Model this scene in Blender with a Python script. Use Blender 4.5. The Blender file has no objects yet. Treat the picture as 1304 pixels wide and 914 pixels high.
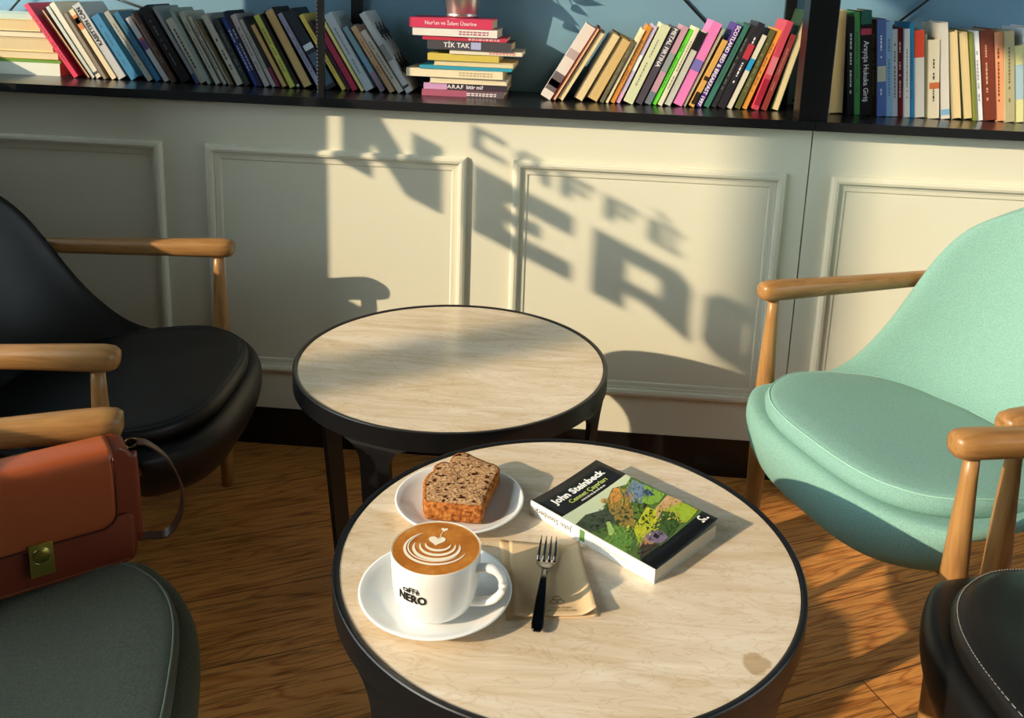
import bpy, bmesh, math, random
from mathutils import Vector, Matrix
random.seed(7)
SC = bpy.context.scene
COL = SC.collection
R = math.radians
PI = math.pi
W = 2.089          # y of the panelled wall
TZ = 0.5           # table height
SHZ = 0.897        # top of the book ledge
SUN = Vector((1, .70, -.505)).normalized()   # travel direction of the sunlight

# ---------------------------------------------------------------- colour and materials
def lin(c):
    if isinstance(c, str):
        c = c.lstrip('#'); c = [int(c[i:i+2], 16)/255 for i in (0, 2, 4)]
    return tuple((v/12.92 if v <= .04045 else ((v+.055)/1.055)**2.4) for v in c) + (1,)
_mats = {}
def mat(name, col, rough=.5, spec=.5, metal=0, var=0, scale=20, bump=0, bscale=200, coat=0, sheen=0):
    key = name
    if key in _mats: return _mats[key]
    m = bpy.data.materials.new(name); m.use_nodes = True
    nt = m.node_tree; b = nt.nodes['Principled BSDF']
    c = lin(col)
    b.inputs['Base Color'].default_value = c
    b.inputs['Roughness'].default_value = rough
    b.inputs['Specular IOR Level'].default_value = spec
    b.inputs['Metallic'].default_value = metal
    if coat: b.inputs['Coat Weight'].default_value = coat; b.inputs['Coat Roughness'].default_value = .08
    if sheen: b.inputs['Sheen Weight'].default_value = sheen; b.inputs['Sheen Roughness'].default_value = .4
    tc = nt.nodes.new('ShaderNodeTexCoord')
    if var:
        n = nt.nodes.new('ShaderNodeTexNoise'); n.inputs['Scale'].default_value = scale; n.inputs['Detail'].default_value = 5
        nt.links.new(tc.outputs['Object'], n.inputs['Vector'])
        mx = nt.nodes.new('ShaderNodeMix'); mx.data_type = 'RGBA'
        mx.inputs['A'].default_value = tuple(v*(1-var) for v in c[:3])+(1,)
        mx.inputs['B'].default_value = tuple(min(1, v*(1+var)) for v in c[:3])+(1,)
        nt.links.new(n.outputs['Fac'], mx.inputs['Factor']); nt.links.new(mx.outputs['Result'], b.inputs['Base Color'])
    if bump:
        n2 = nt.nodes.new('ShaderNodeTexNoise'); n2.inputs['Scale'].default_value = bscale; n2.inputs['Detail'].default_value = 3
        nt.links.new(tc.outputs['Object'], n2.inputs['Vector'])
        bp = nt.nodes.new('ShaderNodeBump'); bp.inputs['Strength'].default_value = bump; bp.inputs['Distance'].default_value = .002
        nt.links.new(n2.outputs['Fac'], bp.inputs['Height']); nt.links.new(bp.outputs['Normal'], b.inputs['Normal'])
    _mats[key] = m
    return m
def nodes(m): return m.node_tree.nodes, m.node_tree.links, m.node_tree.nodes['Principled BSDF']
def ramp(nt, stops):
    r = nt.nodes.new('ShaderNodeValToRGB'); e = r.color_ramp.elements
    while len(e) < len(stops): e.new(.5)
    for el, (p, c) in zip(e, stops): el.position = p; el.color = lin(c)
    return r

# ---------------------------------------------------------------- mesh helpers
def link(name, me, m=None, parent=None, smooth=False):
    o = bpy.data.objects.new(name, me); COL.objects.link(o)
    if m is not None:
        for k in (m if isinstance(m, (list, tuple)) else [m]): me.materials.append(k)
    if parent: o.parent = parent
    if smooth:
        for p in me.polygons: p.use_smooth = True
    return o
def obj(name, bm, m=None, parent=None, smooth=False, loc=None, rot=None):
    bmesh.ops.recalc_face_normals(bm, faces=bm.faces)
    me = bpy.data.meshes.new(name); bm.to_mesh(me); bm.free()
    o = link(name, me, m, parent, smooth)
    if loc: o.location = loc
    if rot: o.rotation_euler = rot
    return o
def autosmooth(o, ang=40):
    me = o.data
    for p in me.polygons: p.use_smooth = True
    me.set_sharp_from_angle(angle=R(ang))
def tag(o, label=None, cat=None, group=None, kind=None):
    if label: o['label'] = label
    if cat: o['category'] = cat
    if group: o['group'] = group
    if kind: o['kind'] = kind
    return o
def thing(name, label, cat, loc=(0, 0, 0), rz=0, group=None):
    o = bpy.data.objects.new(name, None); COL.objects.link(o); o.empty_display_size = .05
    o.location = loc; o.rotation_euler = (0, 0, rz)
    return tag(o, label, cat, group)
def box(bm, x0, x1, y0, y1, z0, z1, mi=0, M=None):
    vs = [bm.verts.new((x, y, z)) for x in (x0, x1) for y in (y0, y1) for z in (z0, z1)]
    fs = [(0, 1, 3, 2), (4, 6, 7, 5), (0, 4, 5, 1), (2, 3, 7, 6), (0, 2, 6, 4), (1, 5, 7, 3)]
    for f in fs:
        fc = bm.faces.new([vs[i] for i in f]); fc.material_index = mi
    if M is not None:
        for v in vs: v.co = M @ v.co
    return vs
def bevel(bm, w, seg=2):
    bmesh.ops.bevel(bm, geom=bm.edges[:]+bm.verts[:], offset=w, segments=seg, affect='EDGES', profile=.6, clamp_overlap=True)
def bbox(name, dims, m, parent=None, w=.002, seg=2, M=None):
    bm = bmesh.new(); box(bm, *dims); bevel(bm, w, seg)
    if M is not None: bmesh.ops.transform(bm, matrix=M, verts=bm.verts)
    o = obj(name, bm, m, parent); autosmooth(o); return o
def frame_at(d, up=Vector((0, 0, 1))):
    d = d.normalized()
    if abs(d.dot(up)) > .98: up = Vector((0, 1, 0))
    s = d.cross(up).normalized(); u = s.cross(d).normalized()
    return s, u
def sweep(bm, pts, secs, seg=14, n=2.0, cap=True, up=Vector((0, 0, 1)), closed=False):
    """sweep a superellipse (half width, half height) along pts"""
    pts = [Vector(p) for p in pts]; rings = []
    N = len(pts)
    for i, p in enumerate(pts):
        if closed: d = pts[(i+1) % N]-pts[i-1]
        else: d = pts[min(i+1, N-1)]-pts[max(i-1, 0)]
        s, u = frame_at(d, up)
        a, b = secs[i] if isinstance(secs[i], (tuple, list)) else (secs[i], secs[i])
        ring = []
        for k in range(seg):
            t = 2*PI*k/seg; c, sn = math.cos(t), math.sin(t)
            x = a*math.copysign(abs(c)**(2/n), c); y = b*math.copysign(abs(sn)**(2/n), sn)
            ring.append(bm.verts.new(p+s*x+u*y))
        rings.append(ring)
    M_ = N if closed else N-1
    for i in range(M_):
        A, B = rings[i], rings[(i+1) % N]
        for k in range(seg):
            bm.faces.new((A[k], A[(k+1) % seg], B[(k+1) % seg], B[k]))
    if cap and not closed:
        bm.faces.new(rings[0][::-1]); bm.faces.new(rings[-1])
    return rings
def lathe(bm, prof, seg=64, close=False, cx=0, cy=0):
    """prof: list of (r, z); open profile"""
    rings = []
    for r, z in prof:
        if r < 1e-6: rings.append([bm.verts.new((cx, cy, z))])
        else: rings.append([bm.verts.new((cx+r*math.cos(2*PI*k/seg), cy+r*math.sin(2*PI*k/seg), z)) for k in range(seg)])
    L_ = len(rings)
    for i in range(L_ if close else L_-1):
        A, B = rings[i], rings[(i+1) % L_]
        for k in range(seg):
            j = (k+1) % seg
            if len(A) == 1 and len(B) == 1: continue
            if len(A) == 1: bm.faces.new((A[0], B[k], B[j]))
            elif len(B) == 1: bm.faces.new((A[k], B[0], A[j]))
            else: bm.faces.new((A[k], B[k], B[j], A[j]))
def prism(bm, poly, z0, z1, M=None, mi=0):
    a = [bm.verts.new((x, y, z0)) for x, y in poly]; b = [bm.verts.new((x, y, z1)) for x, y in poly]
    n = len(poly)
    fs = [bm.faces.new(a[::-1]), bm.faces.new(b)]
    for i in range(n): fs.append(bm.faces.new((a[i], a[(i+1) % n], b[(i+1) % n], b[i])))
    for f in fs: f.material_index = mi
    if M is not None:
        for v in a+b: v.co = M @ v.co
def catmull(pts, k=6):
    P = [Vector(p) for p in pts]; out = []
    for i in range(len(P)-1):
        p0, p1, p2, p3 = P[max(i-1, 0)], P[i], P[i+1], P[min(i+2, len(P)-1)]
        for j in range(k):
            t = j/k
            out.append(.5*((2*p1)+(p2-p0)*t+(2*p0-5*p1+4*p2-p3)*t*t+(3*p1-p0-3*p2+p3)*t**3))
    out.append(P[-1]); return out
def text(body, size, m, parent, name, M, bold=0, ext=.0002, fit=None, align='CENTER'):
    cu = bpy.data.curves.new('t', 'FONT'); cu.body = body; cu.size = size; cu.extrude = ext; cu.offset = bold
    cu.align_x = align; cu.align_y = 'CENTER'; cu.resolution_u = 2
    t = bpy.data.objects.new('t', cu); COL.objects.link(t)
    dg = bpy.context.evaluated_depsgraph_get(); dg.update()
    me = bpy.data.meshes.new_from_object(t.evaluated_get(dg)); bpy.data.objects.remove(t)
    me.name = name
    if fit:
        xs = [v.co.x for v in me.vertices]
        if xs and max(xs)-min(xs) > fit:
            s = fit/(max(xs)-min(xs))
            for v in me.vertices: v.co.x *= s; v.co.y *= s
    me.materials.clear()
    me.transform(M)
    return link(name, me, m, parent)
def basis(o, ex, ey):
    ex = Vector(ex).normalized(); ez = ex.cross(Vector(ey)).normalized(); ey = ez.cross(ex)
    M = Matrix((ex, ey, ez)).transposed().to_4x4(); M.translation = Vector(o); return M
BOOKS=[
('left', 'L', -1.2869, 0.0122, 0.2071, -33.71, 'S', '#e0415f', '', '', 'pink-spined hardcover with a dark red cover', None, 'cream page block', '#7a1420'),
('left', 'L', -1.2535, 0.007, 0.1963, -33.57, 'P', '#6b1d1d', '', '', 'cream page block facing out in a dark red cover', 'pink spine', 'pale green spine', ''),
('left', 'L', -1.2445, 0.008, 0.1996, -31.78, 'S', '#c9d3cb', '', '', 'thin pale green paperback', 'cream page block', 'ivory spine', ''),
('left', 'L', -1.2344, 0.0132, 0.2075, -31.16, 'S', '#e4e0cf', '', '', 'ivory paperback with a small mark low on its spine', 'pale green spine', 'taupe spine', ''),
('left', 'L', -1.2102, 0.0075, 0.1819, -30.43, 'S', '#8f8478', '', '', 'thin taupe paperback', 'ivory spine', 'orange-topped spine', ''),
('left', 'L', -1.191, 0.0123, 0.1916, -31.19, 'S', '#e9d9b4', '', '', 'ivory and orange patterned paperback', 'taupe spine', 'KASETTEN CAN book', ''),
('left', 'L', -1.1759, 0.0207, 0.2053, -31.2, 'S', '#c4c8cc', 'KASETTEN CAN', '#16181c', 'wide pale grey book lettered KASETTEN CAN', 'orange-topped spine', 'sky blue spine', ''),
('left', 'L', -1.145, 0.0207, 0.1765, -31.68, 'S', '#3f86b4', '', '', 'sky blue paperback', 'KASETTEN CAN book', 'warm grey spine', ''),
('left', 'L', -1.0976, 0.0132, 0.192, -32.2, 'S', '#a7aaa2', '', '', 'plain warm grey paperback', 'sky blue spine', 'teal blue spine', ''),
('left', 'L', -1.0786, 0.0132, 0.1896, -31.64, 'S', '#2f7199', '', '', 'teal blue paperback', 'warm grey spine', 'purple-banded spine', ''),
('left', 'L', -1.0586, 0.0131, 0.1756, -31.0, 'S', '#c2c5c9', '', '', 'white paperback with a purple band halfway up', 'teal blue spine', 'thin tan spine', ''),
('left', 'L', -1.0426, 0.0056, 0.1863, -29.76, 'S', '#b39a86', '', '', 'thin tan book', 'purple-banded spine', 'dark brown spine', ''),
('left', 'L', -1.0346, 0.0094, 0.1907, -29.35, 'S', '#4a352e', '', '', 'narrow dark brown book', 'thin tan spine', 'thick black spine', ''),
('left', 'L', -1.0137, 0.0244, 0.201, -29.49, 'S', '#0f0d10', '', '', 'thick plain black book', 'dark brown spine', 'blue-footed grey spine', ''),
('left', 'L', -0.9788, 0.0081, 0.2071, -29.49, 'S', '#8d929a', '', '', 'grey paperback with a blue foot to its spine', 'thick black spine', 'bold-lettered chalk spine', ''),
('left', 'L', -0.9689, 0.0188, 0.1715, -28.29, 'S', '#c5c6bb', '', '#22252a', 'broad chalk white book with bold lettering down its spine', 'blue-footed grey spine', 'sage grey spine', ''),
('left', 'L', -0.946, 0.0075, 0.1999, -26.97, 'S', '#93a39d', '', '', 'thin sage grey book standing taller than its neighbours', 'bold-lettered chalk spine', 'greyish cream spine', ''),
('left', 'L', -0.927, 0.0113, 0.191, -27.22, 'S', '#b3b5a7', '', '', 'greyish cream paperback', 'sage grey spine', 'grey-lettered spine', ''),
('left', 'L', -0.9093, 0.0083, 0.181, -27.7, 'S', '#bcc0b6', '', '#54575a', 'pale grey paperback with thin grey lettering', 'greyish cream spine', 'thin white booklet', ''),
('left', 'L', -0.8971, 0.0056, 0.1784, -28.32, 'S', '#ccd0ca', '', '', 'very thin white booklet', 'grey-lettered spine', 'olive brown spine', ''),
('left', 'L', -0.8876, 0.0066, 0.1746, -27.8, 'S', '#5a5134', '', '', 'thin olive brown book', 'thin white booklet', 'two-block lettered spine', ''),
('left', 'L', -0.8733, 0.015, 0.1858, -27.07, 'S', '#babab0', '', '#2b2d30', 'off-white book with dark lettering in two blocks', 'olive brown spine', 'slate green spine', ''),
('left', 'L', -0.8549, 0.0132, 0.1738, -25.87, 'S', '#2f3a3a', '', '', 'slate green book with a bare dark cover', 'two-block lettered spine', 'royal blue spine', ''),
('left', 'L', -0.8316, 0.0094, 0.1777, -26.03, 'S', '#2a4aa0', '', '#dfe6f5', 'bright royal blue paperback', 'slate green spine', 'white-lettered navy spine', ''),
('left', 'L', -0.8186, 0.0094, 0.1953, -25.4, 'S', '#1b1d3c', '', '#c6c9d8', 'navy paperback with small white lettering', 'royal blue spine', 'pinkish white spine', ''),
('left', 'L', -0.8044, 0.0132, 0.187, -25.79, 'S', '#b9b3b4', '', '', 'pinkish white paperback', 'white-lettered navy spine', 'silver white spine', ''),
('left', 'L', -0.7863, 0.0085, 0.1771, -26.32, 'S', '#b4bab7', '', '', 'slim silver white paperback', 'pinkish white spine', 'magenta-footed spine', ''),
('left', 'L', -0.7761, 0.0085, 0.1836, -26.32, 'S', '#2a2532', '', '', 'dark patterned book with a magenta foot', 'silver white spine', 'short tan page block', ''),
('left', 'L', -0.7592, 0.0132, 0.1683, -27.58, 'P', '#5a3b20', '', '', 'tan page block facing out, shorter than its neighbours', 'magenta-footed spine', 'lime yellow spine', ''),
('left', 'L', -0.7411, 0.0131, 0.1904, -26.87, 'S', '#bfc25c', '', '', 'lime yellow paperback', 'short tan page block', 'white-dotted black spine', ''),
('left', 'L', -0.723, 0.0075, 0.1956, -27.59, 'S', '#15120f', '', '', 'thin black book with a white dot at its foot', 'lime yellow spine', 'tall tan page block', ''),
('left', 'L', -0.7089, 0.0235, 0.206, -27.59, 'P', '#2a1c14', '', '', 'tall thick tan page block facing out', 'white-dotted black spine', 'lilac grey spine', ''),
('left', 'L', -0.6682, 0.0113, 0.2026, -29.42, 'S', '#8e90ac', '', '', 'lilac grey paperback', 'tall tan page block', 'midnight blue book', ''),
('left', 'L', -0.6487, 0.0244, 0.2094, -30.04, 'S', '#1f2733', '', '', 'wide midnight blue book with a small white square', 'lilac grey spine', 'buttercup yellow spine', ''),
('left', 'L', -0.612, 0.0098, 0.2044, -30.9, 'S', '#dcc85f', '', '', 'buttercup yellow paperback', 'midnight blue book', 'plum floral spine', ''),
('left', 'L', -0.5999, 0.0085, 0.1876, -30.64, 'S', '#3a2a33', '', '', 'dark plum book in floral pattern', 'buttercup yellow spine', 'crimson spine', ''),
('left', 'L', -0.5844, 0.0132, 0.1769, -30.32, 'S', '#a52c4c', '', '', 'crimson paperback', 'plum floral spine', 'thin pale yellow spine', ''),
('left', 'L', -0.5639, 0.0066, 0.1875, -30.38, 'S', '#e0d98e', '', '', 'thin pale yellow book', 'crimson spine', 'ice blue spine', ''),
('left', 'L', -0.5533, 0.0207, 0.2056, -30.14, 'S', '#b3c0ca', '', '', 'thick ice blue book', 'thin pale yellow spine', 'turquoise spine', ''),
('left', 'L', -0.5178, 0.0132, 0.177, -32.06, 'S', '#7fa6b5', '', '', 'pale turquoise paperback with a lilac foot', 'ice blue spine', 'apricot spine', ''),
('left', 'L', -0.4926, 0.0126, 0.1802, -32.19, 'S', '#c3a07c', '', '', 'apricot book with dark letters down its spine', 'turquoise spine', 'oatmeal spine', ''),
('left', 'L', -0.4727, 0.0141, 0.1708, -33.41, 'S', '#c6c0b4', '', '', 'oatmeal paperback', 'apricot spine', 'brush-marked silver book', ''),
('left', 'L', -0.4526, 0.015, 0.2183, -32.37, 'S', '#c0c6ca', '', '', 'tall silver grey book with black brush marks on its cover', 'oatmeal spine', None, '#8d8880'),
('mid', 'R', -0.1046, 0.0263, 0.2012, 30.02, 'S', '#e3dcd4', '', '', 'white book with black and pink ink splashes', None, 'red-edged page block', '#8f1420'),
('mid', 'R', -0.0914, 0.0089, 0.2009, 29.44, 'P', '#8f1420', '', '', 'cream page block with a dark red cover edge', 'ink-splashed spine', 'slim cream page block', ''),
('mid', 'R', -0.0744, 0.0132, 0.1892, 29.58, 'P', '#cfc2a0', '', '', 'slim cream page block', 'red-edged page block', 'straw page block', ''),
('mid', 'R', -0.0272, 0.0226, 0.1806, 27.62, 'P', '#6e604c', '', '', 'straw-coloured page block behind a brown cover', 'slim cream page block', 'broad honey page block', ''),
('mid', 'R', 0.0076, 0.0276, 0.1658, 26.61, 'P', '#a88a50', '', '', 'broad honey-coloured page block', 'straw page block', 'olive grey spine', ''),
('mid', 'R', 0.0236, 0.009, 0.1625, 24.91, 'S', '#6a6550', '', '', 'dull olive grey book', 'broad honey page block', 'tall ivory spine', ''),
('mid', 'R', 0.0349, 0.0066, 0.1919, 23.8, 'S', '#efdfb4', '', '', 'tall ivory book with a bare spine', 'olive grey spine', 'orange spine', ''),
('mid', 'R', 0.0499, 0.011, 0.1997, 23.15, 'S', '#d98f3c', '', '', 'orange paperback', 'tall ivory spine', 'lavender spine', ''),
('mid', 'R', 0.063, 0.0108, 0.2008, 22.95, 'S', '#c2b6da', '', '', 'lavender and white paperback', 'orange spine', 'pistachio spine', ''),
('mid', 'R', 0.093, 0.0226, 0.2007, 22.71, 'S', '#d7dcb6', '', '', 'thick pale pistachio book', 'lavender spine', 'METAL FIRTINA book', ''),
('mid', 'R', 0.115, 0.0169, 0.1971, 23.01, 'S', '#4f4a55', 'METAL FIRTINA', '#f0eff2', 'dark grey book lettered METAL FIRTINA', 'pistachio spine', 'dusty pink spine', ''),
('mid', 'R', 0.1359, 0.015, 0.2005, 22.7, 'S', '#c59bab', '', '', 'dusty pink book with a grey foot', 'METAL FIRTINA book', 'vivid green spine', ''),
('mid', 'R', 0.149, 0.0094, 0.1953, 22.79, 'S', '#5fd13c', '', '', 'vivid green paperback', 'dusty pink spine', 'slim buff spine', ''),
('mid', 'R', 0.1628, 0.0094, 0.199, 22.21, 'S', '#e3e0c3', '', '', 'slim buff paperback', 'vivid green spine', 'black-labelled spine', ''),
('mid', 'R', 0.1825, 0.015, 0.1919, 22.28, 'S', '#c8c8bd', '', '', 'stone grey book with a black label at its head', 'slim buff spine', 'bubblegum pink book', ''),
('mid', 'R', 0.2104, 0.0226, 0.212, 22.06, 'S', '#ea84c4', '', '', 'thick bubblegum pink book', 'black-labelled spine', 'putty spine', ''),
('mid', 'R', 0.2195, 0.0075, 0.2009, 22.72, 'S', '#b4b09c', '', '', 'slim putty-coloured book', 'bubblegum pink book', 'short amber spine', ''),
('mid', 'R', 0.2383, 0.0113, 0.1719, 22.99, 'S', '#d9a95c', '', '', 'short amber paperback with black lettering', 'putty spine', 'SCOTLAND book', ''),
('mid', 'R', 0.255, 0.0136, 0.2116, 22.59, 'S', '#56388f', 'SCOTLAND BED & BREAKFAST 1997', '#f4f0fa', 'purple book lettered SCOTLAND BED & BREAKFAST', 'short amber spine', 'sea green spine', ''),
('mid', 'R', 0.274, 0.0132, 0.2108, 22.07, 'S', '#3f7a6c', '', '', 'sea green book', 'SCOTLAND book', 'charcoal spine', ''),
('mid', 'R', 0.2907, 0.0132, 0.2103, 21.66, 'S', '#2f3234', '', '', 'charcoal book with faint grey lettering', 'sea green spine', 'red-blocked spine', ''),
('mid', 'R', 0.3105, 0.0158, 0.2152, 21.11, 'S', '#2c2a33', '', '#eceaf0', 'near-black book with a red block on its spine', 'charcoal spine', 'blue-blocked spine', ''),
('mid', 'R', 0.3271, 0.0122, 0.1866, 21.17, 'S', '#e4dfca', '', '', 'ivory book with a bright blue diagonal block', 'red-blocked spine', 'moss green spine', ''),
('mid', 'R', 0.3474, 0.0132, 0.1988, 19.78, 'S', '#5e6138', '', '', 'moss green book', 'blue-blocked spine', 'tangerine spine', ''),
('mid', 'R', 0.3634, 0.0122, 0.1988, 19.36, 'S', '#e09d45', '', '', 'tangerine paperback', 'moss green spine', 'rose red spine', ''),
('mid', 'R', 0.3892, 0.0147, 0.2175, 16.66, 'S', '#c84a5c', '', '', 'rose red book with crimson flowers', 'tangerine spine', 'brick red spine', ''),
('mid', 'R', 0.409, 0.0132, 0.1859, 16.48, 'S', '#8e3a34', '', '', 'brick red book', 'rose red spine', 'tall cream page block', ''),
('mid', 'R', 0.4375, 0.0183, 0.2396, 13.8, 'P', '#27401f', '', '', 'tall cream page block leaning on the black post', 'brick red spine', None, ''),
('right', 'R', 0.5872, 0.0301, 0.2394, -3.91, 'P', '#b7ad94', '', '', 'cream page block standing against the black post', None, 'white-lettered black spine', ''),
('right', 'R', 0.6115, 0.0152, 0.2266, -6.09, 'S', '#0d0d10', '', '#c9c9d0', 'black book with thin white lettering', 'cream page block', 'green spine', ''),
('right', 'R', 0.626, 0.0127, 0.238, -6.41, 'S', '#4c9a55', '', '', 'green book', 'white-lettered black spine', 'pink-banded black spine', ''),
('right', 'R', 0.6516, 0.025, 0.2417, -5.98, 'S', '#0c0c0e', 'Arayışa Hukuka Giriş', '#e6e6e6', 'black book with a pink band and a green head', 'green spine', 'umber spine', ''),
('right', 'R', 0.6633, 0.0095, 0.2228, -6.43, 'S', '#4a3818', '', '', 'umber book', 'pink-banded black spine', 'periwinkle spine', ''),
('right', 'R', 0.685, 0.0198, 0.2238, -6.78, 'S', '#5b76b8', '', '#e8ecf8', 'periwinkle blue book with white lettering', 'umber spine', 'baby blue spine', ''),
('right', 'R', 0.7013, 0.0145, 0.2199, -7.1, 'S', '#8fb9de', '', '', 'baby blue paperback', 'periwinkle spine', 'light grey spine', ''),
('right', 'R', 0.7139, 0.0119, 0.2026, -7.17, 'S', '#c9c9cc', '', '#66666c', 'short light grey book with grey lettering', 'baby blue spine', 'wine red spine', ''),
('right', 'R', 0.7271, 0.0124, 0.2061, -7.24, 'S', '#7a1c26', '', '#f0d8d8', 'wine red book with white lettering', 'light grey spine', 'frosty grey spine', ''),
('right', 'R', 0.7402, 0.0124, 0.205, -7.32, 'S', '#c3cdd0', '', '', 'short frosty grey book', 'wine red spine', 'cerulean spine', ''),
('right', 'R', 0.7503, 0.0096, 0.219, -7.24, 'S', '#1f7fb0', '', '', 'bright cerulean book', 'frosty grey spine', 'orange-headed spine', ''),
('right', 'R', 0.7751, 0.0233, 0.2021, -7.52, 'S', '#dedbd2', '', '', 'white book with an orange-red head to its spine', 'cerulean spine', 'khaki grey spine', ''),
('right', 'R', 0.7829, 0.0071, 0.1949, -7.56, 'S', '#858a76', '', '', 'thin khaki grey book', 'orange-headed spine', 'orange-marked cream spine', ''),
('right', 'R', 0.8064, 0.0226, 0.1824, -7.09, 'S', '#e5dcc0', '', '#3c3a34', 'short cream book with black and orange marks', 'khaki grey spine', 'tall eggshell spine', ''),
('right', 'R', 0.832, 0.0196, 0.2224, -8.83, 'S', '#ddd8cc', '', '', 'tall eggshell book with a tiny blue mark at its foot', 'orange-marked cream spine', 'sand page block', ''),
('right', 'R', 0.8594, 0.0211, 0.2056, -10.42, 'P', '#cdb88a', '', '', 'sand-coloured page block', 'tall eggshell spine', 'wide pale page block', ''),
('right', 'R', 0.8868, 0.0225, 0.2055, -11.15, 'P', '#4b5c2a', '', '', 'wide pale page block beside a green cover', 'sand page block', 'thin olive spine', ''),
('right', 'R', 0.8942, 0.0063, 0.2046, -10.86, 'S', '#7b8440', '', '', 'thin olive green book', 'wide pale page block', 'pure white spine', ''),
('right', 'R', 0.9076, 0.0122, 0.2078, -10.75, 'S', '#e6e8ea', '', '', 'pure white book', 'thin olive spine', 'thick russet spine', ''),
('right', 'R', 0.9379, 0.0298, 0.2102, -10.09, 'S', '#7a3722', '', '#d2a98c', 'thick russet book with pale lettering', 'pure white spine', 'peach spine', ''),
('right', 'R', 0.9575, 0.0188, 0.2065, -9.27, 'S', '#eda47c', '', '#7a3a20', 'peach paperback', 'thick russet spine', 'sage beige spine', ''),
('right', 'R', 0.9784, 0.0205, 0.2099, -8.96, 'S', '#b4ac84', '', '#6a6440', 'thick sage beige book', 'peach spine', 'lemon spine', ''),
('right', 'R', 0.9992, 0.0203, 0.1778, -8.79, 'S', '#e0dc9a', '', '', 'short lemon and blue paperback', 'sage beige spine', 'white-blue spine', ''),
('right', 'R', 1.0231, 0.0226, 0.2198, -8.93, 'S', '#d7dde6', '', '', 'tall white and blue book cut by the picture edge', 'lemon spine', None, ''),
]
STACK=[
(-0.4142, -0.2153, 0.897, 0.0145, 'S', '#a85a72', '', '#f3dfe6', 'pink and grey book at the very bottom of the tall stack'),
(-0.4115, -0.2081, 0.9119, 0.0149, 'S', '#3a3440', 'A.R.A.F  bitir mi?', '#f2f0f2', 'charcoal book lettered A.R.A.F, second from the bottom of the tall stack'),
(-0.3973, -0.2086, 0.9272, 0.0141, 'P', '#e8d9b6', '', '', 'tan page block, third from the bottom of the tall stack'),
(-0.4536, -0.2192, 0.9418, 0.0194, 'S', '#ecdfbe', '', '#c0b08c', 'long ivory book sticking out leftwards low in the tall stack'),
(-0.4205, -0.1981, 0.9615, 0.0077, 'S', '#3a9fb8', '', '', 'thin turquoise book halfway down the tall stack'),
(-0.3882, -0.1938, 0.9697, 0.0116, 'P', '#e0c48c', '', '', 'wheat-coloured page block resting on the thin turquoise book'),
(-0.4023, -0.2301, 0.9817, 0.0165, 'S', '#d5bf5a', '', '', 'mustard book with a brown lower edge in the tall stack'),
(-0.3487, -0.1749, 0.9986, 0.0097, 'S', '#eadfc8', '', '#e0707a', 'cream book with red lettering jutting right from the tall stack'),
(-0.4022, -0.2004, 1.0087, 0.0207, 'S', '#4c4a50', 'TİK TAK', '#f4f4f4', 'dark grey book lettered TİK TAK in the tall stack'),
(-0.4156, -0.214, 1.0298, 0.0093, 'S', '#c43a50', '', '#f2d8dc', 'thin red book lying on the TİK TAK book'),
(-0.4395, -0.2359, 1.0395, 0.0184, 'S', '#e8e4de', '', '#b0607a', 'white book second from the top of the tall stack'),
(-0.4473, -0.2476, 1.0583, 0.023, 'S', '#d23e62', "Nur'un ve İslam Üzerine", '#f6dfe6', 'rose pink book on top of the tall stack, under the bucket'),
]
# top 1.0817242735042738
LOWSTACK=[
(-1.338, 0.897, 0.031, 'S', '#dfe4d6', 'white book with a ragged end at the bottom of the low stack'),
(-1.3355, 0.9284, 0.0087, 'S', '#6f9a3e', 'thin green and grey book in the low stack at the left edge'),
(-1.3389, 0.9376, 0.0184, 'P', '#dcb878', 'tan page block in the middle of the low stack'),
(-1.3517, 0.9564, 0.033, 'P', '#efd9a4', 'thick cream page block in the middle of the low stack'),
(-1.3673, 0.9898, 0.0155, 'P', '#6b4a33', 'thin page block with a brown cover in the low stack'),
(-1.3803, 1.0057, 0.0291, 'P', '#f0dca8', 'thick ivory page block near the top of the low stack'),
(-1.4002, 1.0352, 0.0116, 'S', '#b9c6b6', 'thin sage green book on top of the low stack'),
]
LEAVES=[
((-0.206, 2.262, 1.2067), (-0.1245, 2.262, 1.1925), 0.011) ,
((-0.213, 2.255, 1.1906), (-0.1703, 2.255, 1.167), 0.01) ,
((-0.2986, 2.241, 1.2039), (-0.2128, 2.241, 1.1527), 0.017) ,
((-0.2708, 2.227, 1.1691), (-0.2257, 2.227, 1.1426), 0.012) ,
((-0.3172, 2.248, 1.221), (-0.2724, 2.248, 1.1917), 0.012) ,
((-0.1924, 2.255, 1.2512), (-0.127, 2.255, 1.2383), 0.012) ,
((-0.2424, 2.269, 1.223), (-0.1863, 2.269, 1.2444), 0.012) ,
((-0.3498, 2.234, 1.1956), (-0.321, 2.234, 1.1733), 0.012) ,
]
# ---------------------------------------------------------------- shared materials
M_wall = mat('cream_wall_paint', '#dcdac6', .42, .4, var=.02, scale=3)
M_blue = mat('slate_blue_paint', '#749cb4', .6, .3, var=.03, scale=4)
M_black = mat('black_metal', '#101113', .32, .5, var=.15, scale=60)
M_ledge = mat('black_ledge_lacquer', '#1b1c1f', .26, .5, var=.1, scale=30)
M_base = mat('black_plinth', '#0c0c0d', .35, .5)
M_plaster = mat('plaster', '#8e8b84', .8, .2, var=.04)
M_dark_int = mat('interior_paint', '#57544f', .8, .2)
M_white = mat('white_porcelain', '#f1f1ee', .12, .5, coat=.4)
M_gold = mat('brass_plate', '#c5b45a', .3, .5, metal=1)
M_steel = mat('polished_steel', '#94918d', .14, .5, metal=1)
M_handle = mat('dark_steel', '#3a3734', .12, .5, metal=1)
M_ink = mat('black_print', '#17130f', .5)
M_cream_pages = None

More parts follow.
